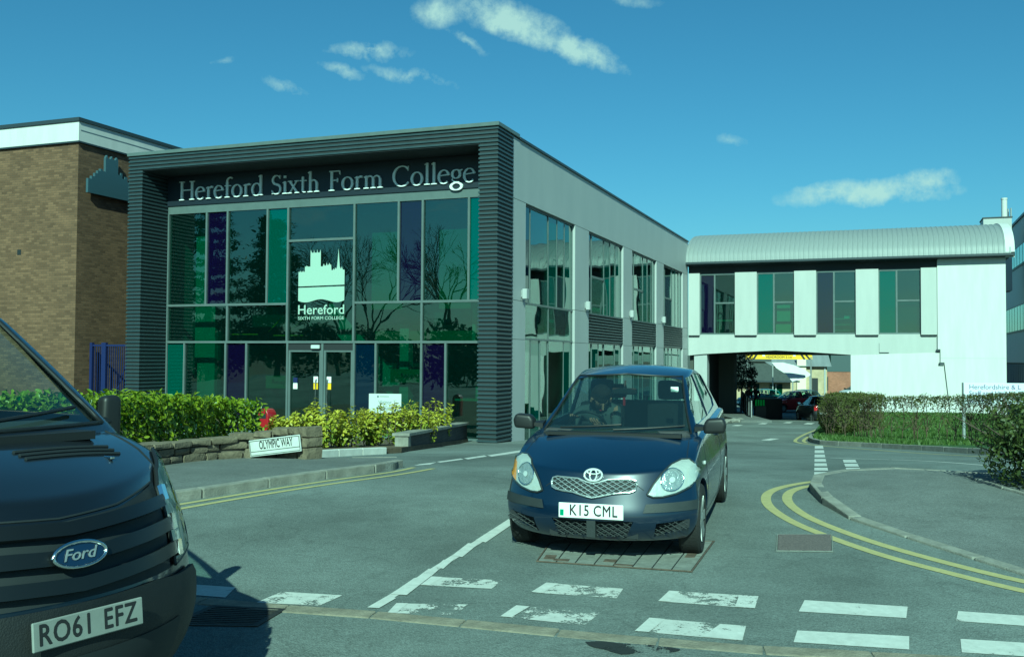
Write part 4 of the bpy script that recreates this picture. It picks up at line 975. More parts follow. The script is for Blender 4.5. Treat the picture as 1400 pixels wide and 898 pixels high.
# ------------------------------------------------------------------ vegetation
def leaf_mesh(name, pos, nrm, size, tone, asp=.42, fold=.18, seed=1, droop=0.):
    """one mesh of folded six-sided leaves; pos, nrm: (n,3); each leaf lies near the plane of nrm"""
    rg = np.random.default_rng(seed); n = len(pos)
    nrm = nrm + rg.normal(0, .45, (n, 3)); nrm /= np.linalg.norm(nrm, axis=1, keepdims=True) + 1e-9
    a = rg.normal(0, 1, (n, 3)); a[:, 2] += .5 - droop; a -= nrm * (a * nrm).sum(1, keepdims=True); a /= np.linalg.norm(a, axis=1, keepdims=True) + 1e-9
    b = np.cross(nrm, a); s = size[:, None] if hasattr(size, '__len__') else size
    w = asp * s
    P = [pos, pos + a*s*.32 + b*w*.5 + nrm*fold*w, pos + a*s*.70 + b*w*.42 + nrm*fold*w, pos + a*s, pos + a*s*.70 - b*w*.42 + nrm*fold*w, pos + a*s*.32 - b*w*.5 + nrm*fold*w]
    V = np.stack(P, 1).reshape(-1, 3); base = np.arange(n)[:, None] * 6
    F = np.concatenate([base + np.array([[0, 1, 2, 3]]), base + np.array([[0, 3, 4, 5]])], 1).reshape(-1, 4)
    me = bpy.data.meshes.new(name); me.vertices.add(len(V)); me.vertices.foreach_set('co', V.ravel())
    me.loops.add(F.size); me.loops.foreach_set('vertex_index', F.ravel()); me.polygons.add(len(F)); me.polygons.foreach_set('loop_start', np.arange(len(F)) * 4)
    me.update(calc_edges=True); at_ = me.attributes.new('tone', 'FLOAT', 'POINT'); at_.data.foreach_set('value', np.repeat(np.clip(tone, 0, 1), 6)); return me
M['laurel'] = leafmat('laurel_leaf', (.035, .11, .006), (.36, .42, .03), .36)
M['variegated'] = leafmat('yellow_green_leaf', (.09, .17, .012), (.62, .56, .07), .42)
M['hornbeam'] = leafmat('small_green_leaf', (.06, .075, .02), (.17, .175, .045), .5)
M['twig'] = mat('brown_twig', (.085, .06, .04), .9)
M['darkleaf'] = leafmat('dark_olive_leaf', (.02, .04, .008), (.12, .14, .035), .5)
M['conifer'] = leafmat('conifer_needles', (.012, .03, .012), (.03, .06, .02), .7, .1)
M['grass'] = leafmat('grass_blade', (.045, .09, .014), (.13, .185, .04), .6)
rng = np.random.default_rng(3)
def poly_sample(path, n):
    p = np.array([(q[0], q[1]) for q in path]); d = np.linalg.norm(np.diff(p, axis=0), axis=1); c = np.concatenate([[0], np.cumsum(d)]); t = rng.uniform(0, c[-1], n)
    i = np.clip(np.searchsorted(c, t) - 1, 0, len(d) - 1); f = (t - c[i]) / d[i]; pos = p[i] + (p[i+1] - p[i]) * f[:, None]
    tg = (p[i+1] - p[i]) / d[i][:, None]; return pos, np.stack([-tg[:, 1], tg[:, 0]], 1), t
def hedge_points(path, n, width, z0, h, gap=.12, lump=.12, fill=.35, wav=1.7):
    """points over (and a little inside) the skin of a clipped hedge that follows a path"""
    c, nn, t = poly_sample(path, n); u = rng.uniform(-1, 1, n); face = rng.random(n)
    ph = face * 0
    side = np.where(face < .42, -1., np.where(face < .72, 1., 0.))
    off = np.where(side == 0, u, side) * width / 2; hh = np.where(side == 0, 1.0, rng.uniform(0, 1, n) ** .8)
    lum = (np.sin(t * wav * 2.3 + hh * 3) + np.sin(t * wav * 5.1 + 1.3 + hh * 6) + np.sin(t * wav * 9.7 + hh * 9)) / 3 * lump
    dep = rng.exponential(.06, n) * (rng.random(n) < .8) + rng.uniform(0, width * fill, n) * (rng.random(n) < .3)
    off2 = off + np.where(side == 0, 0, side) * (lum - dep); z = hh * h + np.where(side == 0, lum * .8 - dep, 0) + rng.normal(0, .02, n)
    gy = np.array([g(y) for y in c[:, 1]])
    pos = np.stack([c[:, 0] + nn[:, 0] * off2, c[:, 1] + nn[:, 1] * off2, gy + z0 + z], 1)
    nr = np.stack([nn[:, 0] * side, nn[:, 1] * side, np.where(side == 0, 1., .35)], 1)
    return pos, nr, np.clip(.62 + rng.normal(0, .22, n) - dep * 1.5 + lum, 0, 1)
def stems(path, n, z0, h, m, parent, r=.012, spread=.12, name='stem', branches=3):
    c, nn, t = poly_sample(path, n)
    for i in range(n):
        x, y = c[i] + nn[i] * rng.uniform(-spread, spread); z = g(y) + z0; mb = MB()
        q = [Vector((x, y, z - .05))]
        for k in range(1, 5): q.append(Vector((x + rng.normal(0, .03) * k, y + rng.normal(0, .03) * k, z + h * k / 4)))
        mb.tube(q, [r * (1 - .18 * k) for k in range(5)], 5)
        for b in range(branches):
            k = rng.integers(1, 4); e = q[k] + Vector((rng.normal(0, .2), rng.normal(0, .2), h * .3)); mb.tube([q[k], (q[k] + e) / 2 + Vector((0, 0, -.03)), e], [r * .6, r * .45, r * .3], 4)
        mb.build(name, m, parent)
def rebase(t):
    """children were made in world coordinates: hang them on the thing's empty"""
    for ch in t.children: ch.matrix_parent_inverse = Matrix.Translation(t.location).inverted()
# laurel hedge behind the stone wall
lp = [gp(-60, 645, .1), gp(40, 634, .1), gp(120, 626, .1), gp(200, 618, .1), gp(270, 612, .1), gp(334, 610, .1)]
lp = [(x, y + .1) for x, y in lp]
t = empty('laurel_hedge', (*lp[3], g(lp[3][1])), 0, 'glossy green laurel hedge behind the low stone wall', 'hedge')
p, nr, tn = hedge_points(lp, 11500, .95, .10, .84, lump=.13)
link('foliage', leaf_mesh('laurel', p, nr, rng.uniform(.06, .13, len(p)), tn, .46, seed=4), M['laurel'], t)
stems(lp, 16, .1, .6, M['bark'], t, .02, .25)
boxo('shade_core', M['earth'], t, 0, .01, 0, .01, 0, .01) if False else None
rebase(t)
# yellow-green shrubs in the bed
def shrub(px, py, h, r, n, label, group, m='variegated', seed=0, name='variegated_shrub', cat='shrub', size=(.06, .12)):
    x, y = gp(px, py, .1); t = empty(name, (x, y, g(y) + .1), 0, label, cat, group); rg = np.random.default_rng(seed)
    ns = 16; pos, nrm, tone = [], [], []; mb = MB()
    for s in range(ns):
        a = rg.uniform(0, 6.28); d = r * math.sqrt(rg.uniform(.02, 1)); hx = h * rg.uniform(.65, 1.08) * (1 - .25 * (d / r) ** 2)
        base = Vector((math.cos(a) * d * .45, math.sin(a) * d * .45, 0)); tip = Vector((math.cos(a) * d, math.sin(a) * d, hx))
        mid = (base + tip) / 2 + Vector((rg.normal(0, .04), rg.normal(0, .04), .05)); mb.tube([base, mid, tip], [.012, .009, .004], 5)
        k = n // ns; f = rg.uniform(.12, 1.02, k); P = np.array(base)[None] * (1 - f[:, None]) + np.array(tip)[None] * f[:, None] + rg.normal(0, .05, (k, 3)) * (1.25 - f[:, None] * .7)
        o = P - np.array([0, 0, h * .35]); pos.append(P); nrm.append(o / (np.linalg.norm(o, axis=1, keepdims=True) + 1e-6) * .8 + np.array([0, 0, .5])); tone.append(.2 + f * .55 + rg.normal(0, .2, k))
    mb.build('stems', M['bark'], t); P = np.concatenate(pos); P[:, 2] = np.maximum(P[:, 2], .02)
    link('foliage', leaf_mesh('shrub', P, np.concatenate(nrm), rg.uniform(*size, len(P)), np.concatenate(tone), .42, seed=seed), M[m], t); return t
for i, (px, py, h, r, lab) in enumerate(((388, 609, .6, .36, 'leftmost low yellow shrub between the red bin and stone wall end'), (404, 612, .7, .40, 'low yellow green shrub just behind the right end of the stone wall'), (440, 612, .85, .40, 'yellow green shrub beside the right end of the street name sign'),
        (472, 611, .82, .38, 'yellow green shrub in front of the glass entrance doors'), (505, 609.5, .88, .42, 'darker green shrub left of the visitor parking sign'), (540, 607, .9, .44, 'yellow shrub directly under the visitor parking sign'),
        (572, 606, .95, .46, 'tall yellow shrub right of the visitor parking sign'), (600, 603, 1.0, .42, 'rightmost yellow green shrub behind the dark planter wall'))):
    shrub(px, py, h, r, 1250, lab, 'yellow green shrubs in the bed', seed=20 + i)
# clipped thin hedge and verge on the right
hp = [gp(1128, 596, .1), gp(1160, 599, .1), gp(1200, 601.5, .1), gp(1260, 604, .1), gp(1320, 606, .1), gp(1420, 612, .1)]
hp = [(x + .1, y + .35) for x, y in hp]
t = empty('thin_hedge', (*hp[2], g(hp[2][1])), 0, 'thin clipped hedge along the grass verge with gaps between stems', 'hedge')
p, nr, tn = hedge_points(hp, 17000, .42, .45, .85, lump=.06, fill=.6)
keep = rng.random(len(p)) < (.20 + .7 * np.clip((p[:, 2] - np.array([g(y) for y in p[:, 1]]) - .95) / .3, 0, 1)); p, nr, tn = p[keep], nr[keep], tn[keep]
link('foliage', leaf_mesh('hornbeam', p, nr, rng.uniform(.03, .06, len(p)), tn * .8, .6, seed=7), M['hornbeam'], t)
stems(hp, 60, .08, 1.2, M['twig'], t, .013, .12, branches=7); rebase(t)
hb = [gp(1126, 595, .1), gp(1150, 592, .1), gp(1172, 590, .1)]
hb = [(x + .62, y + .35) for x, y in hb]
t = empty('dense_hedge', (*hb[1], g(hb[1][1])), 0, 'dense clipped hedge block at the corner by the passage', 'hedge')
p, nr, tn = hedge_points(hb, 12000, 1.0, .12, 1.28, lump=.08, fill=.4)
ex = rng.normal(0, 1, (5200, 3)); ex /= np.linalg.norm(ex, axis=1, keepdims=True); c0 = np.array([hb[0][0] - .05, hb[0][1], g(hb[0][1]) + .75]); pe = c0 + ex * np.array([.62, .6, .68])
p = np.concatenate([p, pe]); nr = np.concatenate([nr, ex]); tn = np.concatenate([tn, rng.uniform(.2, .9, len(pe))])
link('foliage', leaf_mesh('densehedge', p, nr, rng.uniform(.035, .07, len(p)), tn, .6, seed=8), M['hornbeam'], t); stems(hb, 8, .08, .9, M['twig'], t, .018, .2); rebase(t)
# dark bush at the right edge
def bush(name, c, rx, ry, h, n, m, size, label, cat='bush', seed=0, lobes=9, twigs=14):
    rg = np.random.default_rng(seed); t = empty(name, c, 0, label, cat); P, Nn, T = [], [], []
    L = [(rg.uniform(-.75, .75) * rx, rg.uniform(-.75, .75) * ry, rg.uniform(.25, .82) * h, rg.uniform(.28, .48)) for _ in range(lobes)] + [(0, 0, h * .45, .75)]
    for lx, ly, lz, s in L:
        k = int(n * s / sum(q[3] for q in L)); d = rg.normal(0, 1, (k, 3)); d /= np.linalg.norm(d, axis=1, keepdims=True)
        r_ = 1 - rg.exponential(.16, (k, 1)); q = np.array([lx, ly, lz]) + d * np.array([rx * s, ry * s, h * s * .62]) * r_
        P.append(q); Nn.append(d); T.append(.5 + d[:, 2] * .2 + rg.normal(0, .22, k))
    P = np.concatenate(P); ok = P[:, 2] > .03
    link('foliage', leaf_mesh(name, P[ok], np.concatenate(Nn)[ok], rg.uniform(*size, ok.sum()), np.concatenate(T)[ok], .5, seed=seed), M[m], t); mb = MB()
    for i in range(twigs):
        a = rg.uniform(0, 6.28); e = Vector((math.cos(a) * rx * rg.uniform(.5, 1.02), math.sin(a) * ry * rg.uniform(.5, 1.02), h * rg.uniform(.35, .85))); mb.tube([(0, 0, 0), e * .5 + Vector((0, 0, .1)), e], [.03, .016, .005], 5)
    mb.build('branches', M['bark'], t); return t
b0 = gp(1385, 672, .05)
bush('dark_bush', (b0[0] + .68, b0[1] + .4, g(b0[1]) + .03), 1.2, 1.1, 1.28, 15000, 'darkleaf', (.03, .075), 'dark leafy bush on the pavement at the right edge', seed=31, lobes=12, twigs=30)
t = tag(MB().box(0, .01, 0, .01, 0, .01).build('bush_edging', M['kerb'], None), 'thin stone edging along the foot of the dark bush', 'edging') if False else None
stones('edging_stone', [Vector(gp(*q_, .02)) for q_ in ((1318, 657), (1345, 669), (1400, 684), (1470, 698))], .6, .06, lambda p: hR(p) + .04, M['kerb'], pvr)
# grass on the verge
def grass_mesh(poly_ok, n, box, h0, h1, seed, dz):
    rg = np.random.default_rng(seed); x = rg.uniform(box[0], box[1], n); y = rg.uniform(box[2], box[3], n); ok = np.array([poly_ok(a, b) for a, b in zip(x, y)]); x, y = x[ok], y[ok]; n = len(x)
    z = np.array([g(b) + hV(b) - .1 for b in y]) + dz; a = rg.uniform(0, 6.28, n); w = rg.uniform(.008, .018, n) * (1 + y / 40); h = rg.uniform(h0, h1, n); ln = rg.normal(0, .35, (n, 2)) * h[:, None]
    b1 = np.stack([x - np.cos(a) * w, y - np.sin(a) * w, z], 1); b2 = np.stack([x + np.cos(a) * w, y + np.sin(a) * w, z], 1); tp = np.stack([x + ln[:, 0], y + ln[:, 1], z + h], 1)
    V = np.stack([b1, b2, tp], 1).reshape(-1, 3); me = bpy.data.meshes.new('grass'); me.from_pydata(V.tolist(), [], np.arange(n * 3).reshape(-1, 3).tolist())
    at_ = me.attributes.new('tone', 'FLOAT', 'POINT'); at_.data.foreach_set('value', np.repeat(np.clip(rg.normal(.5, .25, n), 0, 1), 3)); return me
def inside(poly):
    def f(x, y):
        c = False; j = len(poly) - 1
        for i in range(len(poly)):
            (xi, yi), (xj, yj) = poly[i], poly[j]
            if (yi > y) != (yj > y) and x < (xj - xi) * (y - yi) / (yj - yi) + xi: c = not c
            j = i
        return c
    return f
gpoly = [(x + (.15 if i < 3 else 0), y + .15) for i, (x, y) in enumerate(vk)] + [(24, 24), b2w(14.6, 27.0), b2w(8.6, 27.0)]
tag(link('grass', grass_mesh(inside(gpoly), 60000, (8, 22, 23, 50), .05, .14, 5, .10), M['grass']), 'short green grass on the verge behind the thin hedge', 'grass', kind='stuff')
# ------------------------------------------------------------------ stone wall and street name sign
wallp_ = None
wt = [(-60, 622), (60, 616), (150, 610.5), (203, 605.5), (258, 601.5), (301, 597.5), (344, 590.5), (385, 585.5), (423, 584)]
WP = [Vector((*gp(*p, .1), 0)) for p in wallb]; HT = []
for (px, py), w in zip(wt, WP): HT.append(at(px, py, w.y).z - (g(w.y) + .1))
sw = empty('stone_wall', (WP[5].x, WP[5].y, g(WP[5].y) + .1), 0, 'low curved wall of rough grey stones below the laurel hedge', 'wall')
cum = [0]
for a, b in zip(WP, WP[1:]): cum.append(cum[-1] + (b - a).length)
def wall_at(s):
    for i in range(len(cum) - 1):
        if s <= cum[i+1] or i == len(cum) - 2:
            f = (s - cum[i]) / (cum[i+1] - cum[i]); p = WP[i].lerp(WP[i+1], f); t = (WP[i+1] - WP[i]).normalized(); return p, t, HT[i] + (HT[i+1] - HT[i]) * f
rs_ = random.Random(8)
mb = MB()
for k in range(38):
    s0, s1 = cum[-1] * k / 40, cum[-1] * (k + 1) / 40; (p0, t0, h0), (p1, t1, h1) = wall_at(s0), wall_at(s1); q = []
    for p, t, h in ((p0, t0, h0), (p1, t1, h1)):
        nn = Vector((-t.y, t.x, 0)); zz = g(p.y) + .05
        q += [p + nn * .03 + Vector((0, 0, zz)), p + nn * .18 + Vector((0, 0, zz)), p + nn * .18 + Vector((0, 0, zz + .05 + h - .05)), p + nn * .03 + Vector((0, 0, zz + .05 + h - .05))]
    q = [v - sw.location for v in q]; mb.add(q, [(0, 3, 2, 1), (4, 5, 6, 7), (0, 1, 5, 4), (1, 2, 6, 5), (2, 3, 7, 6), (3, 0, 4, 7)])
mb.build('mortar_core', M['mortar'], sw)
def stone(s0, s1, z0, z1, d0, d1):
    (p0, t0, h0), (p1, t1, h1) = wall_at(s0), wall_at(s1); c = (p0 + p1) / 2; t = (p1 - p0).normalized(); nn = Vector((-t.y, t.x, 0)); L_ = (p1 - p0).length / 2 - .006
    bm = bmesh.new(); bmesh.ops.create_cube(bm, size=2.0); bmesh.ops.subdivide_edges(bm, edges=bm.edges[:], cuts=1, use_grid_fill=True)
    hz, dp = (z1 - z0) / 2 - .005, (d1 - d0) / 2
    for v in bm.verts:
        k = max(0, abs(v.co.x) + abs(v.co.y) + abs(v.co.z) - 1) * .045; j = lambda a: rs_.uniform(-a, a)
        x, y, z = v.co; v.co = Vector(((x * L_ * (1 - k)) + j(.012), y * dp * (1 - k) + j(.014), z * hz * (1 - k) + j(.008)))
    M4 = Matrix((t, nn, Vector((0, 0, 1)))).transposed()
    for v in bm.verts: v.co = M4 @ v.co
    me = bpy.data.meshes.new('stone'); bm.to_mesh(me); bm.free(); me.shade_smooth(); me.set_sharp_from_angle(angle=R(35))
    zb = (g(p0.y) + g(p1.y)) / 2 + .1
    link('stone', me, M['stone'], sw, loc=c + nn * (d0 + d1) / 2 + Vector((0, 0, zb + (z0 + z1) / 2)) - sw.location)
s = 2.2
rowsz = None
for row in range(3):
    s = 1.8 + rs_.uniform(0, .2)
    while s < cum[-1] - .05:
        ln = rs_.uniform(.20, .52) if row < 2 else rs_.uniform(.25, .6); e = min(s + ln, cum[-1]); _, _, h = wall_at((s + e) / 2); hb_ = h - .10
        if row == 0: stone(s, e, -.02, hb_ * rs_.uniform(.46, .58), -.02, .24)
        elif row == 1: stone(s, e, hb_ * .54, hb_ + .005, -.015, .24)
        else: stone(s, e, hb_ + .005, h + rs_.uniform(-.015, .02), -.05, .27)
        s = e
_, _, h = wall_at(cum[-1] - .01)
for z0_, z1_, a_ in ((-.02, h * .36, .20), (h * .36, h * .68, .17), (h * .68, h + .01, .23)): stone(cum[-1] - .03 - a_ * .2, cum[-1] + .09, z0_, z1_, -.045, .26)
sn0, sn1 = cum[6], cum[8]
(p0, _, _), (p1, _, _) = wall_at(sn0 + .02), wall_at(sn1 - .02)
tt = (p1 - p0).normalized(); c = (p0 + p1) / 2; Ls = (p1 - p0).length / 2
M['platewhite'] = mat('weathered_sign_plate', (.50, .52, .50), .55, var=.08, vscale=9)
sg = empty('street_name_sign', (c.x + tt.y * .09, c.y - tt.x * .09, g(c.y) + .1), math.atan2(tt.y, tt.x), 'white OLYMPIC WAY street name sign on the stone wall', 'sign')
tl = math.atan2((at(421.5, 593, p1.y).z - at(343.5, 601.5, p0.y).z), 2 * Ls); zc = (at(421.5, 605, p1.y).z + at(344, 612, p0.y).z) / 2 - sg.location.z; hs_ = .118
piv = empty('plate_mount', (0, 0, zc), parent=sg, rot=(0, -tl, 0))
boxo('plate', M['platewhite'], piv, -Ls, Ls, -.012, .012, -hs_, hs_, bevel=.004)
for z in (-hs_ + .018, hs_ - .018, -.05): boxo('border_line', M['signblack'], piv, -Ls + .015, Ls - .015, -.0145, -.0125, z - .004, z + .004)
for x_ in (-Ls + .015, Ls - .015): boxo('border_line', M['signblack'], piv, x_ - .004, x_ + .004, -.0150, -.0130, -hs_ + .018, hs_ - .018)
me = text_mesh('OLYMPIC WAY', .165, bold=.003); w_ = max(v.co.x for v in me.vertices) * 2
link('lettering', me, M['signblack'], piv, loc=(.02, -.0146, .028), rot=(R(90), 0, 0), scale=(1.32 * Ls / w_, 1, 1))
link('small_print', text_mesh('LEADING TO THE SIXTH FORM COLLEGE', .045), M['signblack'], piv, loc=(0, -.0146, -.105), rot=(R(90), 0, 0), scale=(1.1, 1, 1)) if False else None
boxo('rail', M['galv'], sg, -Ls * .9, Ls * .9, .02, .07, zc - .02, zc + .02)
# light kerb of the bed, dark planter wall with coping
eb = empty('bed_kerb', (bedkerb[0][0], bedkerb[0][1], g(bedkerb[0][1])), 0, 'pale concrete kerb in front of the yellow green shrubs', 'kerb')
before = set(o.name for o in eb.children)
stones('kerb_stone', [Vector(p) for p in bedkerb], .78, .14, lambda p: .12, mat('pale_kerb', (.62, .61, .56), .85, var=.12, vscale=5), eb); rebase(eb)
a_, b_ = Vector((*pw0, 0)), Vector((*pw1, 0)); tt = (b_ - a_).normalized(); nn = Vector((-tt.y, tt.x, 0)); Lw = (b_ - a_).length
pw = empty('planter_wall', (a_.x, a_.y, g(a_.y)), math.atan2(tt.y, tt.x), 'low dark brick planter wall with pale coping by the ribbed column', 'wall')
zz = g(b_.y) - g(a_.y)
def slab(name, m, x0, x1, y0, y1, za, zb, uv=False):
    f = lambda x: zz * x / Lw
    return MB().add([(x0, y0, f(x0)*.6 + za), (x1, y0, f(x1)*.6 + za), (x1, y1, f(x1)*.6 + za), (x0, y1, f(x0)*.6 + za), (x0, y0, f(x0)*.6 + zb), (x1, y0, f(x1)*.6 + zb), (x1, y1, f(x1)*.6 + zb), (x0, y1, f(x0)*.6 + zb)],
        [(0, 3, 2, 1), (4, 5, 6, 7), (0, 1, 5, 4), (1, 2, 6, 5), (2, 3, 7, 6), (3, 0, 4, 7)]).build(name, m, pw, uv=uv)
slab('brickwork', M['dkbrick'], .24, Lw, .03, .25, -.5, .30, uv=True); slab('end_pier', M['kerb'], 0, .235, .0, .27, -.3, .30)
for i in range(5): slab('coping', M['kerb'], i * Lw / 5 - .03, (i + 1) * Lw / 5 - .036, -.03, .32, .302, .36)
# visitor parking sign, red bin, college car-park sign
s0, s1 = at(504, 538, 24.2), at(549, 565, 24.2)
vp = empty('visitor_parking_sign', ((s0.x + s1.x) / 2, 24.2, g(24.2) + .08), R(-6), 'white Visitor Parking board on posts among the yellow shrubs', 'sign')
w_, z0, z1 = (s1.x - s0.x) / 2, s1.z - vp.location.z, s0.z - vp.location.z
boxo('board', M['signwhite'], vp, -w_, w_, -.012, .012, z0, z1, bevel=.006)
for x_ in (-w_ * .6, w_ * .6): MB().tube([(x_, .045, 0), (x_, .045, z1 - .05)], .028, 10).build('post', M['galv'], vp, smooth=40)
M['greytext'] = mat('grey_sign_lettering', (.16, .18, .18), .6)
link('lettering', text_mesh('Visitor', .125, bold=.001), M['greytext'], vp, loc=(0, -.014, z0 + .27), rot=(R(90), 0, 0)); link('lettering', text_mesh('Parking', .125, bold=.001), M['greytext'], vp, loc=(0, -.014, z0 + .13), rot=(R(90), 0, 0))
boxo('crest', M['emblem'], vp, -.2, -.16, -.0145, -.0125, z1 - .09, z1 - .05); boxo('crest_line', M['greytext'], vp, -.14, .1, -.0145, -.0125, z1 - .075, z1 - .06)
rbp = at(364, 585, 23.4)
rbn = empty('litter_bin', (rbp.x + .02, 23.4, g(23.4) + .1), R(-25), 'red round topped litter bin at the right end of the laurel hedge', 'bin')
rbn.scale = (.86, .86, .9)
prof_ = [(-.18, 0), (.18, 0), (.18, .66)] + [(.18 * math.cos(R(a)), .66 + .2 * math.sin(R(a))) for a in range(10, 171, 16)] + [(-.18, .66)]
MB().prism(prof_, lambda u, v, d: (u, d, v), -.19, .19).build('body', M['red'], rbn, bevel=.035, seg=3, smooth=40)
boxo('opening', M['core'], rbn, -.11, .11, -.198, -.188, .60, .72); boxo('foot', M['black'], rbn, -.17, .17, -.15, .15, -.1, .0)
cs0, cs1 = at(1316, 523, 27.6), at(1316, 552, 27.6)
cs = empty('car_park_sign', (cs0.x, 27.6, g(27.6) + .1), R(-9), 'white college car park board on a steel post behind the dark bush', 'sign')
z1, z0 = cs0.z - cs.location.z, cs1.z - cs.location.z
boxo('board', M['boardwhite'], cs, .02, 2.35, -.03, .0, z0, z1, bevel=.006)
for x_ in (0.04, 2.3): MB().tube([(x_, .05, -.1), (x_, .05, z1)], .048, 12).build('post', M['galv'], cs, smooth=40)
M['purpletext'] = mat('violet_sign_lettering', (.10, .08, .2), .6); zr = z1 - z0
for i, s_ in enumerate(('Herefordshire & L', 'Staff and Visitor', 'Car Park')):
    link('lettering', text_mesh(s_, .185, bold=.002, align='LEFT'), M['purpletext'], cs, loc=(.16, -.032, z1 - zr * (.2 + .3 * i)), rot=(R(90), 0, 0))
# loose kerb rubble by the passage
for i in range(4):
    x, y = gp(985 + i * 9, 579 - i * .8); bm = bmesh.new(); bmesh.ops.create_icosphere(bm, subdivisions=1, radius=.28)
    for v in bm.verts: v.co = Vector((v.co.x * 1.3, v.co.y, v.co.z * .45)) * random.uniform(.8, 1.2)
    me = bpy.data.meshes.new('boulder'); bm.to_mesh(me); bm.free()
    tag(link('boulder', me, M['kerb'], None, loc=(x, y, g(y) + .08)), ['leftmost pale boulder by the blue car mirror at the passage foot', 'second pale boulder from the left at the passage foot', 'third pale boulder from the left at the passage foot', 'rightmost pale boulder nearest the railing at the passage foot'][i], 'boulder', 'boulders by the passage')
# ------------------------------------------------------------------ vehicles
def carpaint(name, c, flake=.35):
    m = mat(name, c, .34, metal=flake, coat=1., spec=.5)
    n, l = m.node_tree.nodes, m.node_tree.links; b = n['Principled BSDF']
    lw = N(n, 'ShaderNodeLayerWeight'); lw.inputs[0].default_value = .35; mx = N(n, 'ShaderNodeMixRGB'); mx.inputs[1].default_value = (*c, 1); mx.inputs[2].default_value = (*[min(1, q * 2.4 + .004) for q in c], 1)
    l.new(lw.outputs['Facing'], mx.inputs[0]); l.new(mx.outputs[0], b.inputs['Base Color'])
    ge = N(n, 'ShaderNodeTexCoord'); t = N(n, 'ShaderNodeTexNoise'); setin(t, Scale=3., Detail=8., Roughness=.7); l.new(ge.outputs['Object'], t.inputs['Vector'])
    r = N(n, 'ShaderNodeMapRange'); setin(r, From_Min=.35, From_Max=.75, To_Min=.03, To_Max=.16); l.new(t.outputs[0], r.inputs[0]); l.new(r.outputs[0], b.inputs['Coat Roughness']); return m
M['navy'] = carpaint('navy_car_paint', (.003, .010, .028), .15)
M['vanpaint'] = carpaint('black_van_paint', (.004, .005, .007), .1)
M['trim'] = mat('dark_grey_plastic', (.022, .026, .028), .55, var=.1, vscale=8, bump=.15, bscale=200)
M['tyre'] = mat('tyre_rubber', (.013, .013, .013), .8, bump=.3, bscale=60)
M['alloy'] = mat('silver_wheel_trim', (.45, .47, .47), .35, metal=.7, var=.15, vscale=10)
M['badgesilver'] = mat('bright_badge', (.7, .72, .72), .3, metal=.2)
M['chrome'] = mat('chrome', (.75, .78, .78), .12, metal=1.)
M['grillebar'] = mat('pale_grille_bar', (.42, .45, .44), .3, metal=.7)
M['carglass'] = glass('car_window_glass', (.80, .90, .85), .03, 0)
M['screen'] = glass('reflection_hazed_windscreen', (.62, .74, .70), .07, 0, film=(.03, .048, .05), fmix=.26)  # diffuse film paints in the pale haze of reflections on the screen
M['lens'] = glass('clear_lamp_lens', (.95, .97, .95), .05, .08, 6.)
M['reflector'] = mat('lamp_reflector', (.62, .64, .62), .3, metal=.25, bump=.35, bscale=22)
M['bulbglass'] = mat('lamp_bowl', (.52, .55, .55), .22, metal=.55, bump=.6, bscale=35)
M['amber'] = mat('amber_lens', (.75, .32, .03), .25, coat=.8)
M['tail'] = mat('red_tail_lens', (.35, .01, .015), .2, coat=1.)
M['plate'] = mat('number_plate_white', (.78, .80, .78), .35)
M['platey'] = mat('number_plate_pale', (.7, .72, .6), .35)
M['bumperblk'] = mat('textured_bumper', (.008, .009, .010), .6, var=.2, vscale=6, bump=.2, bscale=150)
M['grillblk'] = mat('gloss_black_grille_bar', (.006, .007, .008), .35)
M['shadedplate'] = mat('shade_toned_number_plate', (.22, .23, .215), .5, var=.12, vscale=8)  # shade on the van's front put into the grey of a white plate
M['greenflag'] = mat('plate_green_panel', (.04, .25, .12), .4)
M['seat'] = mat('charcoal_seat_cloth', (.014, .015, .017), .9, var=.2, vscale=20)
M['cabin'] = mat('cabin_trim', (.035, .037, .04), .75)
M['bluebadge'] = mat('badge_blue', (.006, .015, .05), .25, coat=1.)
def shell_box(f, A, T, H):
    """closed box with grid lines A x T x H pushed through f(a, t, h)"""
    bm = bmesh.new(); cache = {}
    def v(a, t, h):
        k = (round(a, 5), round(t, 5), round(h, 5))
        if k not in cache: cache[k] = bm.verts.new(f(a, t, h))
        return cache[k]
    def face(P, Q, mk):
        for i in range(len(P) - 1):
            for j in range(len(Q) - 1): bm.faces.new([v(*mk(P[i], Q[j])), v(*mk(P[i+1], Q[j])), v(*mk(P[i+1], Q[j+1])), v(*mk(P[i], Q[j+1]))])
    face(A, H, lambda a, h: (a, T[0], h)); face(A, H, lambda a, h: (a, T[-1], h)); face(A, T, lambda a, t: (a, t, H[0])); face(A, T, lambda a, t: (a, t, H[-1]))
    face(T, H, lambda t, h: (A[0], t, h)); face(T, H, lambda t, h: (A[-1], t, h))
    bmesh.ops.recalc_face_normals(bm, faces=bm.faces); me = bpy.data.meshes.new('shell'); bm.to_mesh(me); bm.free(); return me
def subd(me, lv):
    o = bpy.data.objects.new('tmp', me); col.objects.link(o); s_ = o.modifiers.new('s', 'SUBSURF'); s_.levels = lv; s_.render_levels = lv; apply_mods(o); r = o.data; bpy.data.objects.remove(o); return r
def boolean(me, cutters, op='DIFFERENCE'):
    o = bpy.data.objects.new('tmp', me); col.objects.link(o); ex = []
    for c in cutters:
        k = bpy.data.objects.new('cut', c); col.objects.link(k); ex.append(k); m = o.modifiers.new('b', 'BOOLEAN'); m.operation = op; m.object = k; m.solver = 'EXACT'
    apply_mods(o); r = o.data; bpy.data.objects.remove(o)
    for k in ex: bpy.data.objects.remove(k)
    return r
def bvh_of(me):
    bm = bmesh.new(); bm.from_mesh(me); b = BVHTree.FromBMesh(bm); bm.free(); return b
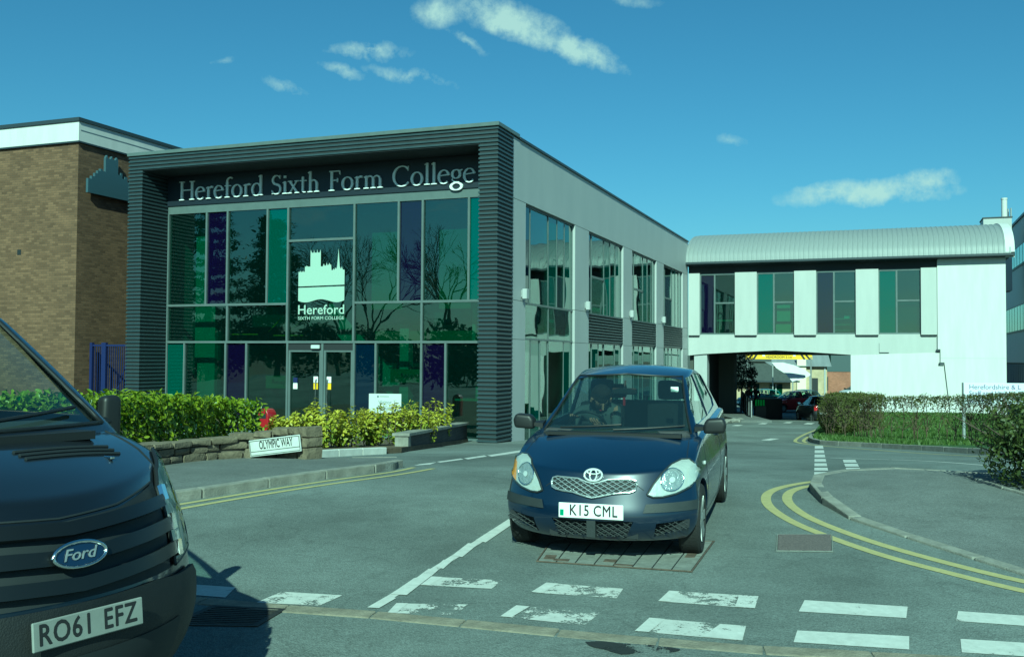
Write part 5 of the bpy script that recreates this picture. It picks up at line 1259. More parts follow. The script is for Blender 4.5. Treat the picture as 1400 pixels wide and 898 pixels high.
def patch(bv, outline, axis, off, step=.03, origin=-3., sgn=1, thick=0.):
    """outline in the plane across the axis, thrown onto the body along it: 'y' = front view (x,z), 'x' = side view (y,z)"""
    bm = bmesh.new(); bm.faces.new([bm.verts.new((u, w, 0)) for u, w in outline])
    for ax in (0, 1):
        lo, hi = min(p[ax] for p in outline), max(p[ax] for p in outline); c = lo + step
        while c < hi:
            pn = (1, 0, 0) if ax == 0 else (0, 1, 0); co = (c, 0, 0) if ax == 0 else (0, c, 0)
            bmesh.ops.bisect_plane(bm, geom=bm.verts[:] + bm.edges[:] + bm.faces[:], plane_co=co, plane_no=pn, dist=1e-5); c += step
    bad = []
    for v in bm.verts:
        u, w = v.co.x, v.co.y
        o_, d_ = (Vector((u, origin * sgn, w)), Vector((0, sgn, 0))) if axis == 'y' else (Vector((origin * sgn, u, w)), Vector((sgn, 0, 0)))
        hit, nr, _, _ = bv.ray_cast(o_, d_)
        if hit is None: bad.append(v); continue
        if nr.dot(d_) > 0: nr = -nr
        v.co = hit + nr * off
    if bad: bmesh.ops.delete(bm, geom=bad, context='VERTS')
    bmesh.ops.recalc_face_normals(bm, faces=bm.faces)
    tgt = Vector((0, -sgn, 0)) if axis == 'y' else Vector((-sgn, 0, 0))
    for f in bm.faces:
        if f.normal.dot(tgt) < 0: f.normal_flip()
    if thick:
        bmesh.ops.solidify(bm, geom=bm.faces[:], thickness=thick)
    me = bpy.data.meshes.new('patch'); bm.to_mesh(me); bm.free(); me.shade_smooth(); me.set_sharp_from_angle(angle=R(40)); return me
def prism_mesh(poly, axis, d0, d1):
    fn = (lambda u, v, d: (u, d, v)) if axis == 'y' else (lambda u, v, d: (d, u, v)); return MB().prism(poly, fn, d0, d1).mesh()
def cyl_mesh(x0, x1, y, z, r, n=36):
    return MB().prism([(y + r * math.cos(2*math.pi*i/n), z + r * math.sin(2*math.pi*i/n)) for i in range(n)], lambda u, v, d: (d, u, v), x0, x1).mesh()
def proj_line(bv, pts, axis, off, r, sgn=1, origin=-3., n=6):
    out = []
    for a, b in zip(pts, pts[1:]):
        k = max(2, int(math.hypot(b[0]-a[0], b[1]-a[1]) / .03))
        for i in range(k): out.append((a[0] + (b[0]-a[0])*i/k, a[1] + (b[1]-a[1])*i/k))
    out.append(pts[-1]); P = []
    for u, w in out:
        o_, d_ = (Vector((u, origin * sgn, w)), Vector((0, sgn, 0))) if axis == 'y' else ((Vector((origin * sgn, u, w)), Vector((sgn, 0, 0))) if axis == 'x' else (Vector((u, w, 4)), Vector((0, 0, -1))))
        hit, nr, _, _ = bv.ray_cast(o_, d_)
        if hit is not None:
            if nr.dot(d_) > 0: nr = -nr
            P.append(hit + nr * off)
    return MB().tube(P, r, n) if len(P) > 1 else MB()
def smoothme(me, a=30): me.shade_smooth(); me.set_sharp_from_angle(angle=R(a)); return me
def insidep(poly): return inside(poly)
def mesh_grille(bv, poly, pitch, ang, r, off):
    """diamond mesh bars clipped to a front-view outline"""
    mb = MB(); ins = inside(poly); xs = [p[0] for p in poly]; zs_ = [p[1] for p in poly]; cx, cz = (min(xs)+max(xs))/2, (min(zs_)+max(zs_))/2; D = max(max(xs)-min(xs), max(zs_)-min(zs_))
    for s in (-1, 1):
        d = Vector((math.cos(R(ang)), s * math.sin(R(ang)))); nn = Vector((-d.y, d.x)); k = int(D / pitch) + 1
        for i in range(-k, k + 1):
            run = []
            for j in range(int(-D / .008), int(D / .008)):
                p = Vector((cx, cz)) + nn * pitch * i + d * .008 * j
                if ins(p.x, p.y): run.append((p.x, p.y))
                elif run:
                    if len(run) > 2: 
                        q = proj_line(bv, [run[0], run[-1]], 'y', off, r, n=4); mb.add(q.v, q.f)
                    run = []
            if len(run) > 2: q = proj_line(bv, [run[0], run[-1]], 'y', off, r, n=4); mb.add(q.v, q.f)
    return mb
def wheel(parent, x, y, r, w, out, name='wheel', spokes=7, steer=0.):
    e = empty(name, (x, y, r), parent=parent, rot=(0, 0, steer)); s = out
    fn = lambda a, b, c: (c * s, a, b)
    MB().lathe([(r*.66, -w/2), (r*.93, -w/2), (r, -w*.38), (r, w*.38), (r*.94, w/2), (r*.70, w/2), (r*.66, w*.42)], 40, fn).build('tyre', M['tyre'], e, smooth=35)
    rim = MB().lathe([(r*.66, -w*.4), (r*.67, w*.44), (r*.62, w*.46), (r*.58, w*.30), (r*.2, w*.20), (.0, w*.20)], 40, fn).build('rim', M['trim'], e, smooth=40)
    hub = MB().lathe([(.001, w*.50), (r*.13, w*.50), (r*.2, w*.44), (r*.22, w*.2)], 20, fn)
    for k in range(spokes):
        a = 2*math.pi*k/spokes; c, q = math.cos(a), math.sin(a)
        P = []
        for rad, wd, dep in ((r*.16, .040, w*.46), (r*.40, .030, w*.47), (r*.66, .042, w*.49)):
            for t_, dd in ((-wd, dep), (wd, dep), (wd, dep-.03), (-wd, dep-.03)): P.append(fn(c*rad - q*t_, q*rad + c*t_, dd))
        hub.add(P, [(0,1,5,4), (1,2,6,5), (2,3,7,6), (3,0,4,7), (4,5,9,8), (5,6,10,9), (6,7,11,10), (7,4,8,11), (8,9,10,11), (0,3,2,1)])
    hub.build('spokes', M['alloy'], e, smooth=35); return e
def lerpc(x, K):
    if x <= K[0][0]: return K[0][1]
    for (a, p), (b, q) in zip(K, K[1:]):
        if x <= b:
            t = (x - a) / (b - a); t = t*t*(3-2*t)*.5 + t*.5; return p + (q - p) * t
    return K[-1][1]
def plate_part(parent, text, loc, rot, w, h, front=True, flag=False, m=None):
    p = MB().box(-w/2, w/2, -.006, .006, -h/2, h/2).build('number_plate', M['plate'] if front else (m or M['platey']), parent, bevel=.004, loc=loc, rot=rot)
    full = text_mesh(text, h * 1.02, spacing=1.10); ww_ = max(v.co.x for v in full.vertices) - min(v.co.x for v in full.vertices); fx = (w * (.74 if flag else .86)) / ww_; x0 = min(v.co.x for v in full.vertices); x1 = max(v.co.x for v in full.vertices)
    for k, wd in enumerate(text.split(' ')):
        me = text_mesh(wd, h * 1.02, bold=.0022, spacing=1.10); ww2 = max(v.co.x for v in me.vertices)
        cx = (x0 + ww2) if k == 0 else (x1 - ww2)
        link('lettering', me, M['signblack'], p, loc=((.02 if flag else 0) + cx * fx, -.0075, 0), rot=(R(90), 0, 0), scale=(fx, 1, 1))
    if flag: boxo('side_panel', M['greenflag'], p, -w/2 + .012, -w/2 + .042, -.0078, -.0065, -h*.36, h*.05)
    return p
# ------------------------------------------------------------------ the small blue hatchback
def hatch(name, loc, yaw, pitch, label, group, paintm, plate_text):
    car = empty(name, loc, 0, label, 'car', group, rot=(pitch, 0, yaw)); LN = 3.64
    FP = [(0, .13), (.12, .05), (.30, .0), (.48, .015), (.60, .05), (.78, .075), (1, .13)]
    HZ = [(0, .70), (.12, .715), (.35, .80), (.7, .895), (.95, .945), (1.3, .96), (2.5, .99), (3.3, 1.0), (3.64, .99)]
    def body(a, t, h):
        front = lerpc(h, FP) + .30 * abs(a) ** 3.0 + .05 * a * a; rear = LN - .20 * abs(a) ** 4 - (.10 * h if h > .5 else 0) - .04 * (1 - h)
        y = front + (rear - front) * t; w = .80 + .025 * math.sin(math.pi * min(1, max(0, t)))
        w *= 1 - .055 * max(0, h - .55) / .45 - .05 * max(0, .3 - h) / .3
        zb = .185 + (.02 if t > .9 else 0); zt = lerpc(y, HZ) - .085 * abs(a) ** 3 * max(.35, min(1, 1.35 - y)) + (.0 if y > 1 else .012 * (1 - a * a))
        return (a * w, y, zb + (zt - zb) * h)
    A = [-1, -.93, -.75, -.42, 0, .42, .75, .93, 1]; T = [0, .015, .06, .14, .24, .36, .5, .65, .8, .92, .98, 1]; H = [0, .06, .22, .4, .56, .7, .84, .95, 1]
    solid = subd(shell_box(body, A, T, H), 2); bv = bvh_of(solid)
    FA, RA, WR = .72, 3.09, .288
    arches = [cyl_mesh(s * .55, s * 1.2, y, WR, .335) for y in (FA, RA) for s in (-1, 1)]
    LG = [(-.33, .365), (.33, .365), (.27, .235), (-.27, .235)]
    FG = [[(s * .47, .225), (s * .74, .30), (s * .745, .365), (s * .50, .345)] for s in (1, -1)]
    cut = [prism_mesh(LG, 'y', -.2, .12)] + [prism_mesh(p, 'y', -.2, .20 + .1) for p in FG]
    cab = MB().box(-.66, .66, 1.30, 3.25, .36, 1.2).mesh()
    b = smoothme(boolean(solid, arches + cut + [cab]), 32); link('body', b, paintm, car)
    # cabin
    def gh(a, t, h):
        f = .86 + .80 * h + (.20 - .06 * h) * a * a; r = 3.55 - .36 * h - .10 * a * a; y = f + (r - f) * t
        w = .735 - .175 * h - .03 * (1 - t) * h; zt = 1.385 + .115 * math.sin(math.pi * min(1, max(0, t * .9 + .12))) - .055 * a * a; return (a * w, y, .90 + (zt - .90) * h)
    A2 = [-1, -.9, -.5, 0, .5, .9, 1]; T2 = [0, .03, .14, .35, .6, .85, .97, 1]; H2 = [0, .05, .35, .7, .92, 1]
    gs = subd(shell_box(gh, A2, T2, H2), 2); gbv = bvh_of(gs)
    def gin(a, t, h):
        x, y, z = gh(a * .955, .025 + t * .95, h * .95 - .12 * (1 - h)); return (x, y, z)
    hol = subd(shell_box(gin, A2, T2, H2), 2)
    WS = [(-.665, .945), (.665, .945), (.60, 1.10), (.50, 1.395), (0, 1.425), (-.50, 1.395), (-.60, 1.10)]
    RW = [(-.56, 1.02), (.56, 1.02), (.47, 1.36), (-.47, 1.36)]
    S1 = [(1.28, 1.0), (2.24, 1.0), (2.20, 1.40), (1.86, 1.385), (1.42, 1.13)]; S2 = [(2.31, 1.0), (3.02, 1.03), (3.14, 1.10), (2.92, 1.36), (2.27, 1.405)]
    r_ = boolean(gs, [hol, prism_mesh(WS, 'y', .3, 1.78), prism_mesh(RW, 'y', 2.9, 4.2), prism_mesh(S1, 'x', -1.2, 1.2), prism_mesh(S2, 'x', -1.2, 1.2)])
    link('roof_shell', smoothme(r_, 35), paintm, car)
    gl_ = lambda o_, ax, sg, nm: link(nm, patch(gbv, o_, ax, -.010, .08, sgn=sg, origin=-5.), M['screen' if nm == 'windscreen' else 'carglass'], car)
    grow = lambda P, k: [(sum(p[0] for p in P)/len(P) + (p[0] - sum(q[0] for q in P)/len(P)) * k, sum(p[1] for p in P)/len(P) + (p[1] - sum(q[1] for q in P)/len(P)) * k) for p in P]
    gl_(grow(WS, 1.015), 'y', 1, 'windscreen'); gl_(grow(RW, 1.02), 'y', -1, 'rear_window')
    for s in (1, -1): gl_(S1, 'x', s, 'side_window'); gl_(S2, 'x', s, 'side_window')
    sc = [WS[i] for i in (0, 1, 2, 3, 4, 5, 6, 0)]; proj_line(gbv, sc, 'y', .002, .009, origin=-5.).build('screen_seal', M['black'], car, smooth=60)
    # front
    HLs = [(.425, .565), (.47, .545), (.54, .545), (.64, .565), (.735, .605), (.775, .66), (.78, .72), (.755, .77), (.71, .80), (.65, .80), (.585, .775), (.52, .715), (.465, .64)]
    for s in (1, -1):
        o_ = [(s * x, z) for x, z in HLs]
        hl = link('headlight', patch(bv, o_, 'y', .006, .03), M['reflector'], car)
        link('lens', patch(bv, grow(o_, 1.0), 'y', .022, .04), M['lens'], hl); proj_line(bv, o_ + [o_[0]], 'y', .008, .008).build('rim', M['trim'], hl)
        cb = [(s * .60 + .082 * math.cos(2*math.pi*i/20), .668 + .082 * math.sin(2*math.pi*i/20)) for i in range(20)]
        link('lamp_bowl', patch(bv, cb, 'y', .011, .03), M['bulbglass'], hl); proj_line(bv, cb + [cb[0]], 'y', .013, .005).build('bowl_rim', M['chrome'], hl, smooth=60)
        cb = [(s * .60 + .022 * math.cos(2*math.pi*i/10), .668 + .022 * math.sin(2*math.pi*i/10)) for i in range(10)]
        link('bulb', patch(bv, cb, 'y', .016, .03), M['badgesilver'], hl)
        iz = [(.70, .60), (.76, .635), (.782, .70), (.755, .77), (.715, .74)]
        link('indicator', patch(bv, [(s * x, z) for x, z in iz], 'y', .012, .03), M['amber'] if s < 0 else M['reflector'], hl)
    GR = [(-.345, .64), (-.335, .668), (-.30, .68), (-.12, .675), (-.05, .652), (0, .642), (.05, .652), (.12, .675), (.30, .68), (.335, .668), (.345, .64), (.335, .60), (.30, .585), (.16, .572), (.05, .545), (0, .535), (-.05, .545), (-.16, .572), (-.30, .585), (-.335, .60)]
    gr_ = link('grille', patch(bv, GR, 'y', .006, .03), M['core'], car); mesh_grille(bv, GR, .030, 28, .0048, .014).build('grille_mesh', M['grillebar'], gr_); proj_line(bv, GR + [GR[0]], 'y', .010, .009).build('grille_rim', M['grillebar'], gr_, smooth=60)
    lg = boxo('lower_grille', M['core'], car, -.36, .36, .115, .125, .22, .38); bvl = bvh_of(MB().box(-.8, .8, .07, .5, 0, 1).mesh()); mesh_grille(bvl, LG, .032, 28, .004, .0).build('grille_mesh', M['trim'], lg)
    boxo('centre_bar', M['trim'], lg, -.035, .035, .02, .1, .235, .365)
    for s, P in zip((1, -1), FG):
        fg = MB().prism(P if s < 0 else list(reversed(P)), lambda u, v, d: (u, d, v), .28, .29).build('fog_recess', M['core'], car); bvf = bvh_of(MB().box(-.9, .9, .20, .5, 0, 1).mesh()); mesh_grille(bvf, P, .032, 28, .004, .0).build('grille_mesh', M['trim'], fg)
        bs = [(s * .40, .43), (s * .79, .435), (s * .79, .505), (s * .42, .495)]
        link('bumper_strip', patch(bv, bs, 'y', .010, .03), M['trim'], car)
    hit = bv.ray_cast(Vector((0, -3, .44)), Vector((0, 1, 0)))[0]
    plate_part(car, plate_text, (0, hit.y - .016, .44), (R(-3), 0, 0), .52, .118, True, True)
    # badge: three interlocking ovals
    hb_ = bv.ray_cast(Vector((0, -3, .705)), Vector((0, 1, 0)))[0]; bd = empty('badge', (0, hb_.y - .012, .71), parent=car, rot=(R(-25), 0, 0)); ring = lambda rx, rz, dz, w=.0055: MB().tube([(rx*math.cos(2*math.pi*i/28), 0, dz + rz*math.sin(2*math.pi*i/28)) for i in range(29)], w, 6, False)
    for a_ in ((.072, .049, 0, .009), (.028, .046, 0, .007), (.052, .018, .026, .007)): ring(*a_).build('ring', M['badgesilver'], bd, smooth=60)
    # panel gaps
    gap = lambda pts, ax, s=1: proj_line(bv, pts, ax, -.001, .0035, sgn=s).build('panel_gap', M['core'], car)
    gap([(-.40, .60), (-.345, .64)], 'y'); gap([(.40, .60), (.345, .64)], 'y')
    for s in (-1, 1):
        gap([(s * .66, .60), (s * .665, .95)], 'z') if False else None
        gap([(s * .70, .42), (s * .665, .95)], 'z')
        gap([(1.05, .92), (1.06, .45), (1.12, .28)], 'x', -s); gap([(2.27, .97), (2.28, .5), (2.2, .28)], 'x', -s); gap([(1.12, .275), (2.2, .275)], 'x', -s); gap([(2.31, .28), (2.6, .35), (2.80, .60), (3.05, .97)], 'x', -s)
        for y in (2.12, 2.95):
            h_ = bv.ray_cast(Vector((s * 3, y, .84)), Vector((-s, 0, 0)))[0]; boxo('door_handle', paintm, car, h_.x - .02, h_.x + .028, y - .085, y + .085, .825, .86, bevel=.012)
        h_ = bv.ray_cast(Vector((s * 3, 1.0, .70)), Vector((-s, 0, 0)))[0]
        if h_: boxo('side_repeater', M['reflector'], car, h_.x - .012, h_.x + .008, .93, .98, .705, .735, bevel=.006)
        MB().add([(s*.69, 1.14, .955), (s*.69, 1.26, .955), (s*.69, 1.26, 1.02), (s*.69, 1.14, 1.0)] + [(s*.78, 1.13, .975), (s*.78, 1.23, .975), (s*.78, 1.23, 1.01), (s*.78, 1.13, 1.005)], [(0,1,2,3), (4,7,6,5), (0,4,5,1), (1,5,6,2), (2,6,7,3), (3,7,4,0)]).build('mirror_arm', M['black'], car)
        mr_ = MB().prism([(s*.77, .945), (s*.95, .955), (s*.965, 1.03), (s*.94, 1.085), (s*.80, 1.075), (s*.77, 1.03)], lambda u, v, d: (u, d, v), 1.09, 1.22).build('door_mirror', M['black'], car, bevel=.03, seg=3, smooth=50)
        boxo('mirror_glass', M['chrome'], mr_, s*.865 - .07, s*.865 + .07, 1.221, 1.225, .965, 1.06)
        for y, nm in ((FA, 'wheel'), (RA, 'wheel')): wheel(car, s * .715, y, WR, .175, s)
        boxo('sill', paintm, car, s*.69 - .05, s*.69 + .05, 1.1, 2.7, .17, .25)
        tl_ = [(s * .52, .70), (s * .73, .70), (s * .72, .98), (s * .60, .97)]
        link('tail_light', patch(bv, tl_, 'y', .010, .04, sgn=-1, origin=-6.), M['tail'], car)
        wi = gbv.ray_cast(Vector((s * .3, -3, .975)), Vector((0, 1, 0)))[0]
    for x0, x1, z1 in ((-.50, .06, 1.005), (.0, .60, .995)):
        proj_line(gbv, [(x0, .965), (x1, z1)], 'y', .014, .008, origin=-5.).build('wiper', M['black'], car)
    wc = MB()
    boxo('cowl', M['black'], car, -.60, .60, .905, .99, .925, .955)
    rh = bv.ray_cast(Vector((0, 8, .62)), Vector((0, -1, 0)))[0]
    plate_part(car, plate_text, (0, rh.y + .016, .52), (0, 0, math.pi), .52, .118, False)
    # cabin furniture
    boxo('dashboard', M['cabin'], car, -.66, .66, 1.02, 1.36, .78, .965, bevel=.03)
    for x in (-.34, .34):
        s_ = MB().box(-.23, .23, 1.62, 2.1, .40, .55).box(-.22, .22, 2.08, 2.22, .5, 1.12).box(-.12, .12, 2.12, 2.2, 1.15, 1.34).build('front_seat', M['seat'], car, bevel=.04, seg=2, smooth=40, loc=(x, 0, 0))
    MB().box(-.62, .62, 2.78, 2.92, .45, 1.08).box(-.45, -.22, 2.8, 2.9, 1.1, 1.25).box(.22, .45, 2.8, 2.9, 1.1, 1.25).build('rear_seat', M['seat'], car, bevel=.03, seg=2, smooth=40)
    sw_ = empty('steering_wheel', (-.34, 1.48, .93), parent=car, rot=(R(-62), 0, 0))
    MB().tube([(.18*math.cos(2*math.pi*i/28), .18*math.sin(2*math.pi*i/28), 0) for i in range(29)], .014, 8, False).build('rim', M['black'], sw_, smooth=60); MB().box(-.17, .17, -.02, .02, -.012, .012).box(-.05, .05, -.06, .05, -.02, .02).build('spoke', M['cabin'], sw_)
    boxo('rear_view_mirror', M['black'], car, -.12, .12, 1.50, 1.53, 1.245, 1.305, bevel=.012); MB().tube([(0, 1.53, 1.30), (0, 1.58, 1.37)], .008, 6).build('mirror_stalk', M['black'], car)
    return car, bv, gbv, M
cf = Vector((.63, 7.72))
car, cbv, cgbv, _ = hatch('small_hatchback', (cf.x, cf.y, g(cf.y) - .012), R(-16.9), math.atan(.044), 'dark blue small hatchback facing the camera at the give way line', None, M['navy'], 'K15 CML')
dg_ = boxo('hanging_charm', M['red'], car, -.012, .012, 1.50, 1.515, 1.14, 1.22, bevel=.004)
h_ = cgbv.ray_cast(Vector((.47, -3, 1.30)), Vector((0, 1, 0)))[0]
boxo('permit_sticker', M['sticker'], car, .42, .49, h_.y - .004, h_.y + .006, 1.27, 1.315)
# ------------------------------------------------------------------ the black van
van = empty('panel_van', (-1.63, 3.80, g(3.9) + .06), 0, 'black panel van entering from the left edge in front of the stone wall', 'van', rot=(0, 0, R(59)))
VL = 4.9
VFP = [(0, .16), (.1, .06), (.3, .0), (.50, .02), (.62, .05), (.8, .10), (1, .22)]
VHZ = [(0, 1.13), (.22, 1.17), (.5, 1.27), (.9, 1.38), (1.2, 1.40), (4.9, 1.40)]
def vbody(a, t, h):
    f = lerpc(h, VFP) + .40 * abs(a) ** 2.4 + .12 * a * a; r = VL; y = f + (r - f) * t; w = .955 * (1 - .06 * max(0, .25 - h) / .25)
    if y < 1.2: w *= 1 - .05 * max(0, h - .5) / .5
    zb = .30; zt = lerpc(y, VHZ) - (.13 * abs(a) ** 3 * max(0, min(1, 1.35 - y))); return (a * w, y, zb + (zt - zb) * h)
A = [-1, -.94, -.75, -.4, 0, .4, .75, .94, 1]; T = [0, .012, .05, .1, .16, .22, .35, .6, .95, 1]; H = [0, .06, .22, .4, .56, .7, .84, .95, 1]
vs_ = subd(shell_box(vbody, A, T, H), 2); vbv = bvh_of(vs_)
vb = boolean(vs_, [cyl_mesh(s * .6, s * 1.3, y, .34, .42) for y in (.98, 3.9) for s in (-1, 1)] + [MB().box(-.86, .86, 1.25, 4.6, .5, 1.6).mesh()])
link('body', smoothme(vb, 32), M['vanpaint'], van)
def vgh(a, t, h):
    f = .80 + 1.02 * h + (.26 - .10 * h) * a * a; y = f + (VL - .02 - f) * t; w = .945 - .12 * max(0, h) ** 1.5; zt = 2.02 + .03 * math.sin(math.pi * t) - .05 * a * a; return (a * w, y, 1.33 + (zt - 1.33) * h)
A2 = [-1, -.93, -.5, 0, .5, .93, 1]; T2 = [0, .02, .1, .3, .6, .97, 1]; H2 = [0, .05, .35, .7, .93, 1]
vg = subd(shell_box(vgh, A2, T2, H2), 2); vgbv = bvh_of(vg)
vh = subd(shell_box(lambda a, t, h: vgh(a * .96, .012 + t * .97, h * .955 - .12 * (1 - h)), A2, T2, H2), 2)
VWS = [(-.86, 1.40), (.86, 1.40), (.82, 1.6), (.75, 1.955), (-.75, 1.955), (-.82, 1.6)]
VS1 = [(1.35, 1.43), (2.35, 1.43), (2.35, 1.93), (1.98, 1.93)]
vr = boolean(vg, [vh, prism_mesh(VWS, 'y', .3, 2.0), prism_mesh(VS1, 'x', -1.3, 1.3)])
link('roof_shell', smoothme(vr, 35), M['vanpaint'], van)
link('windscreen', patch(vgbv, VWS, 'y', -.012, .1, origin=-5.), M['carglass'], van)
for s in (1, -1): link('side_window', patch(vgbv, VS1, 'x', -.012, .1, sgn=s, origin=-5.), M['carglass'], van)
proj_line(vgbv, VWS + [VWS[0]], 'y', .002, .012, origin=-5.).build('screen_seal', M['black'], van, smooth=60)
# grille with three dark slots, badge, headlights
VG = [(-.56, .80), (.56, .80), (.60, 1.00), (.62, 1.16), (.30, 1.10), (0, 1.085), (-.30, 1.10), (-.62, 1.16), (-.60, 1.0)]
vgr = link('grille', patch(vbv, VG, 'y', .008, .06), M['core'], van)
for z, hh in ((.850, .026), (.950, .026), (1.045, .024)):
    for x0, x1 in ((-.58, -.115), (.115, .58)) if z == .955 else ((-.58, .58),):
        link('grille_bar', patch(vbv, [(x0, z - hh + abs(x0) * .05), (0 if x0 * x1 < 0 else x1, z - hh + (0 if x0*x1 < 0 else abs(x1) * .05)), (x1, z - hh + abs(x1) * .05), (x1, z + hh + abs(x1) * .05), (0 if x0*x1 < 0 else x0, z + hh + (0 if x0*x1 < 0 else abs(x0) * .05)), (x0, z + hh + abs(x0) * .05)] if x0 * x1 < 0 else [(x0, z - hh + abs(x0) * .05), (x1, z - hh + abs(x1) * .05), (x1, z + hh + abs(x1) * .05), (x0, z + hh + abs(x0) * .05)], 'y', .03, .06, thick=-.02), M['grillblk'], vgr)
for s in (1, -1):
    o_ = [(s * x, z) for x, z in ((.61, .805), (.84, .83), (.915, .93), (.92, 1.20), (.88, 1.27), (.70, 1.20), (.635, 1.13))]
    hl = link('headlight', patch(vbv, o_, 'y', .006, .04), M['reflector'], van); link('lens', patch(vbv, o_, 'y', .02, .06), M['lens'], hl)
    proj_line(vbv, o_ + [o_[0]], 'y', .012, .010).build('rim', M['black'], hl)
    for z in (.87, .98, 1.10): link('chrome_tip', patch(vbv, [(s * .575, z - .03), (s * .615, z - .03), (s * .625, z + .03), (s * .59, z + .035)], 'y', .036, .05, thick=-.02), M['chrome'], vgr)
hb_ = vbv.ray_cast(Vector((0, -3, .965)), Vector((0, 1, 0)))[0]
bd = empty('badge', (0, hb_.y - .058, .975), parent=van, rot=(R(-14), 0, 0)); el = [(.115*math.cos(2*math.pi*i/32), .049*math.sin(2*math.pi*i/32)) for i in range(32)]
MB().prism(el, lambda u, v, d: (u, d, v), 0, .03).build('oval', M['bluebadge'], bd); MB().tube([(u, -.002, v) for u, v in el + [el[0]]], .008, 6, False).build('rim', M['chrome'], bd, smooth=60)
me = text_mesh('Ford', .064, bold=.0007, depth=.0012)
for v in me.vertices: v.co.x += v.co.y * .35
link('script', me, M['galv'], bd, loc=(0, -.004, 0), rot=(R(90), 0, 0), scale=(1.15, 1, 1))
hb_ = vbv.ray_cast(Vector((0, -3, .70)), Vector((0, 1, 0)))[0]
plate_part(van, 'RO61 EFZ', (0, hb_.y - .050, .715), (R(-6), 0, 0), .48, .108, False, m=M['shadedplate'])
lb = [(-.84, .33), (.84, .33), (.875, .70), (.80, .755), (.58, .765), (.40, .785), (-.40, .785), (-.58, .765), (-.80, .755), (-.875, .70)]
link('bumper', patch(vbv, lb, 'y', .010, .06, thick=-.022), M['bumperblk'], van)
link('air_intake', patch(vbv, [(-.5, .40), (.5, .40), (.56, .60), (-.56, .60)], 'y', .036, .06), M['core'], van)
for pts in ([(-.62, 1.165), (-.3, 1.115), (0, 1.10), (.3, 1.115), (.62, 1.165)],): proj_line(vbv, pts, 'y', .0, .006).build('panel_gap', M['core'], van)
for s in (-1, 1): proj_line(vbv, [(s * .66, .32), (s * .80, .75), (s * .84, 1.1)], 'z', -.001, .006).build('panel_gap', M['core'], van)
# bonnet vents, cowl, wipers
for s in (-1, 1):
    for k in range(3): proj_line(vbv, [(s * .12, .62 + k * .045), (s * .62, .66 + k * .045)], 'z', .002, .010).build('bonnet_vent', M['core'], van)
h2 = vbv.ray_cast(Vector((.55, .78, 4)), Vector((0, 0, -1)))[0]
MB().box(-.012, .012, -.03, .03, -.004, .012).build('washer_jet', M['chrome'], van, loc=(.52, .60, vbv.ray_cast(Vector((.52, .60, 4)), Vector((0, 0, -1)))[0].z), bevel=.004)
boxo('cowl', M['black'], van, -.62, .62, .84, .99, 1.345, 1.385)
for a_, b_ in (((-.6, 1.42), (.05, 1.455)), ((.05, 1.42), (.72, 1.47))): proj_line(vgbv, [a_, b_], 'y', .02, .011, origin=-5.).build('wiper', M['black'], van)
boxo('dashboard', M['cabin'], van, -.85, .85, 1.15, 1.6, 1.1, 1.40, bevel=.03)
for x in (-.45, .45): MB().box(-.24, .24, 2.2, 2.7, .8, .95).box(-.23, .23, 2.75, 2.9, .9, 1.5).build('seat', M['seat'], van, bevel=.04, loc=(x, 0, 0))
for s in (-1, 1):
    MB().tube([(s * .93, 1.42, 1.36), (s * 1.05, 1.44, 1.38), (s * 1.13, 1.45, 1.38)], .035, 8).build('mirror_arm', M['black'], van)
    m_ = MB().prism([(s*1.09, 1.25), (s*1.21, 1.26), (s*1.215, 1.50), (s*1.19, 1.53), (s*1.10, 1.52)], lambda u, v, d: (u, d, v), 1.42, 1.50).build('door_mirror', M['black'], van, bevel=.03, seg=3, smooth=50)
    boxo('mirror_glass', M['chrome'], m_, s*1.15 - .045, s*1.15 + .045, 1.502, 1.506, 1.28, 1.49)
    for y in (.98, 3.9): wheel(van, s * .86, y, .34, .2, s, spokes=6)
# ------------------------------------------------------------------ cars beyond the passage: the same kind of hatchback in other colours
def recolour(o, m):
    for ch in o.children:
        if ch.type == 'MESH' and ch.material_slots and ch.material_slots[0].material == M['navy']:
            ch.material_slots[0].link = 'OBJECT'; ch.material_slots[0].material = m
        recolour(ch, m)
def far_car(px, py, Y, yaw, m, label, name='parked_car'):
    c = copy_tree(car); p = at(px, py, Y); c.name = name; c.location = (p.x, Y, g(Y)); c.rotation_euler = (0, 0, R(yaw)); recolour(c, m); tag(c, label, 'car', 'cars beyond the passage')
    for ch in list(c.children):
        if ch.name.startswith(('hanging', 'permit')): bpy.data.objects.remove(ch)
        elif ch.name.startswith('number_plate'):
            for q in list(ch.children): bpy.data.objects.remove(q)
    return c
P_ = {k: carpaint(k + '_car_paint', c_) for k, c_ in (('black', (.006, .007, .008)), ('red', (.28, .012, .02)), ('slate', (.03, .06, .08)), ('ice', (.62, .64, .62)), ('teal', (.02, .09, .08)))}
far_car(1104, 560, 56.5, 181, P_['black'], 'black hatchback driving away under the bridge beside the corner hedge')
far_car(1050, 545, 68, -70, P_['red'], 'red car parked beyond the railing under the bridge')
far_car(1068, 545, 72, -62, P_['slate'], 'dark slate car parked left of the black hatchback')
far_car(1148, 540, 96, -75, P_['ice'], 'white car parked in front of the slate grey block')
far_car(1008, 545, 74, -80, P_['teal'], 'dark teal car behind the railing at the left of the passage')
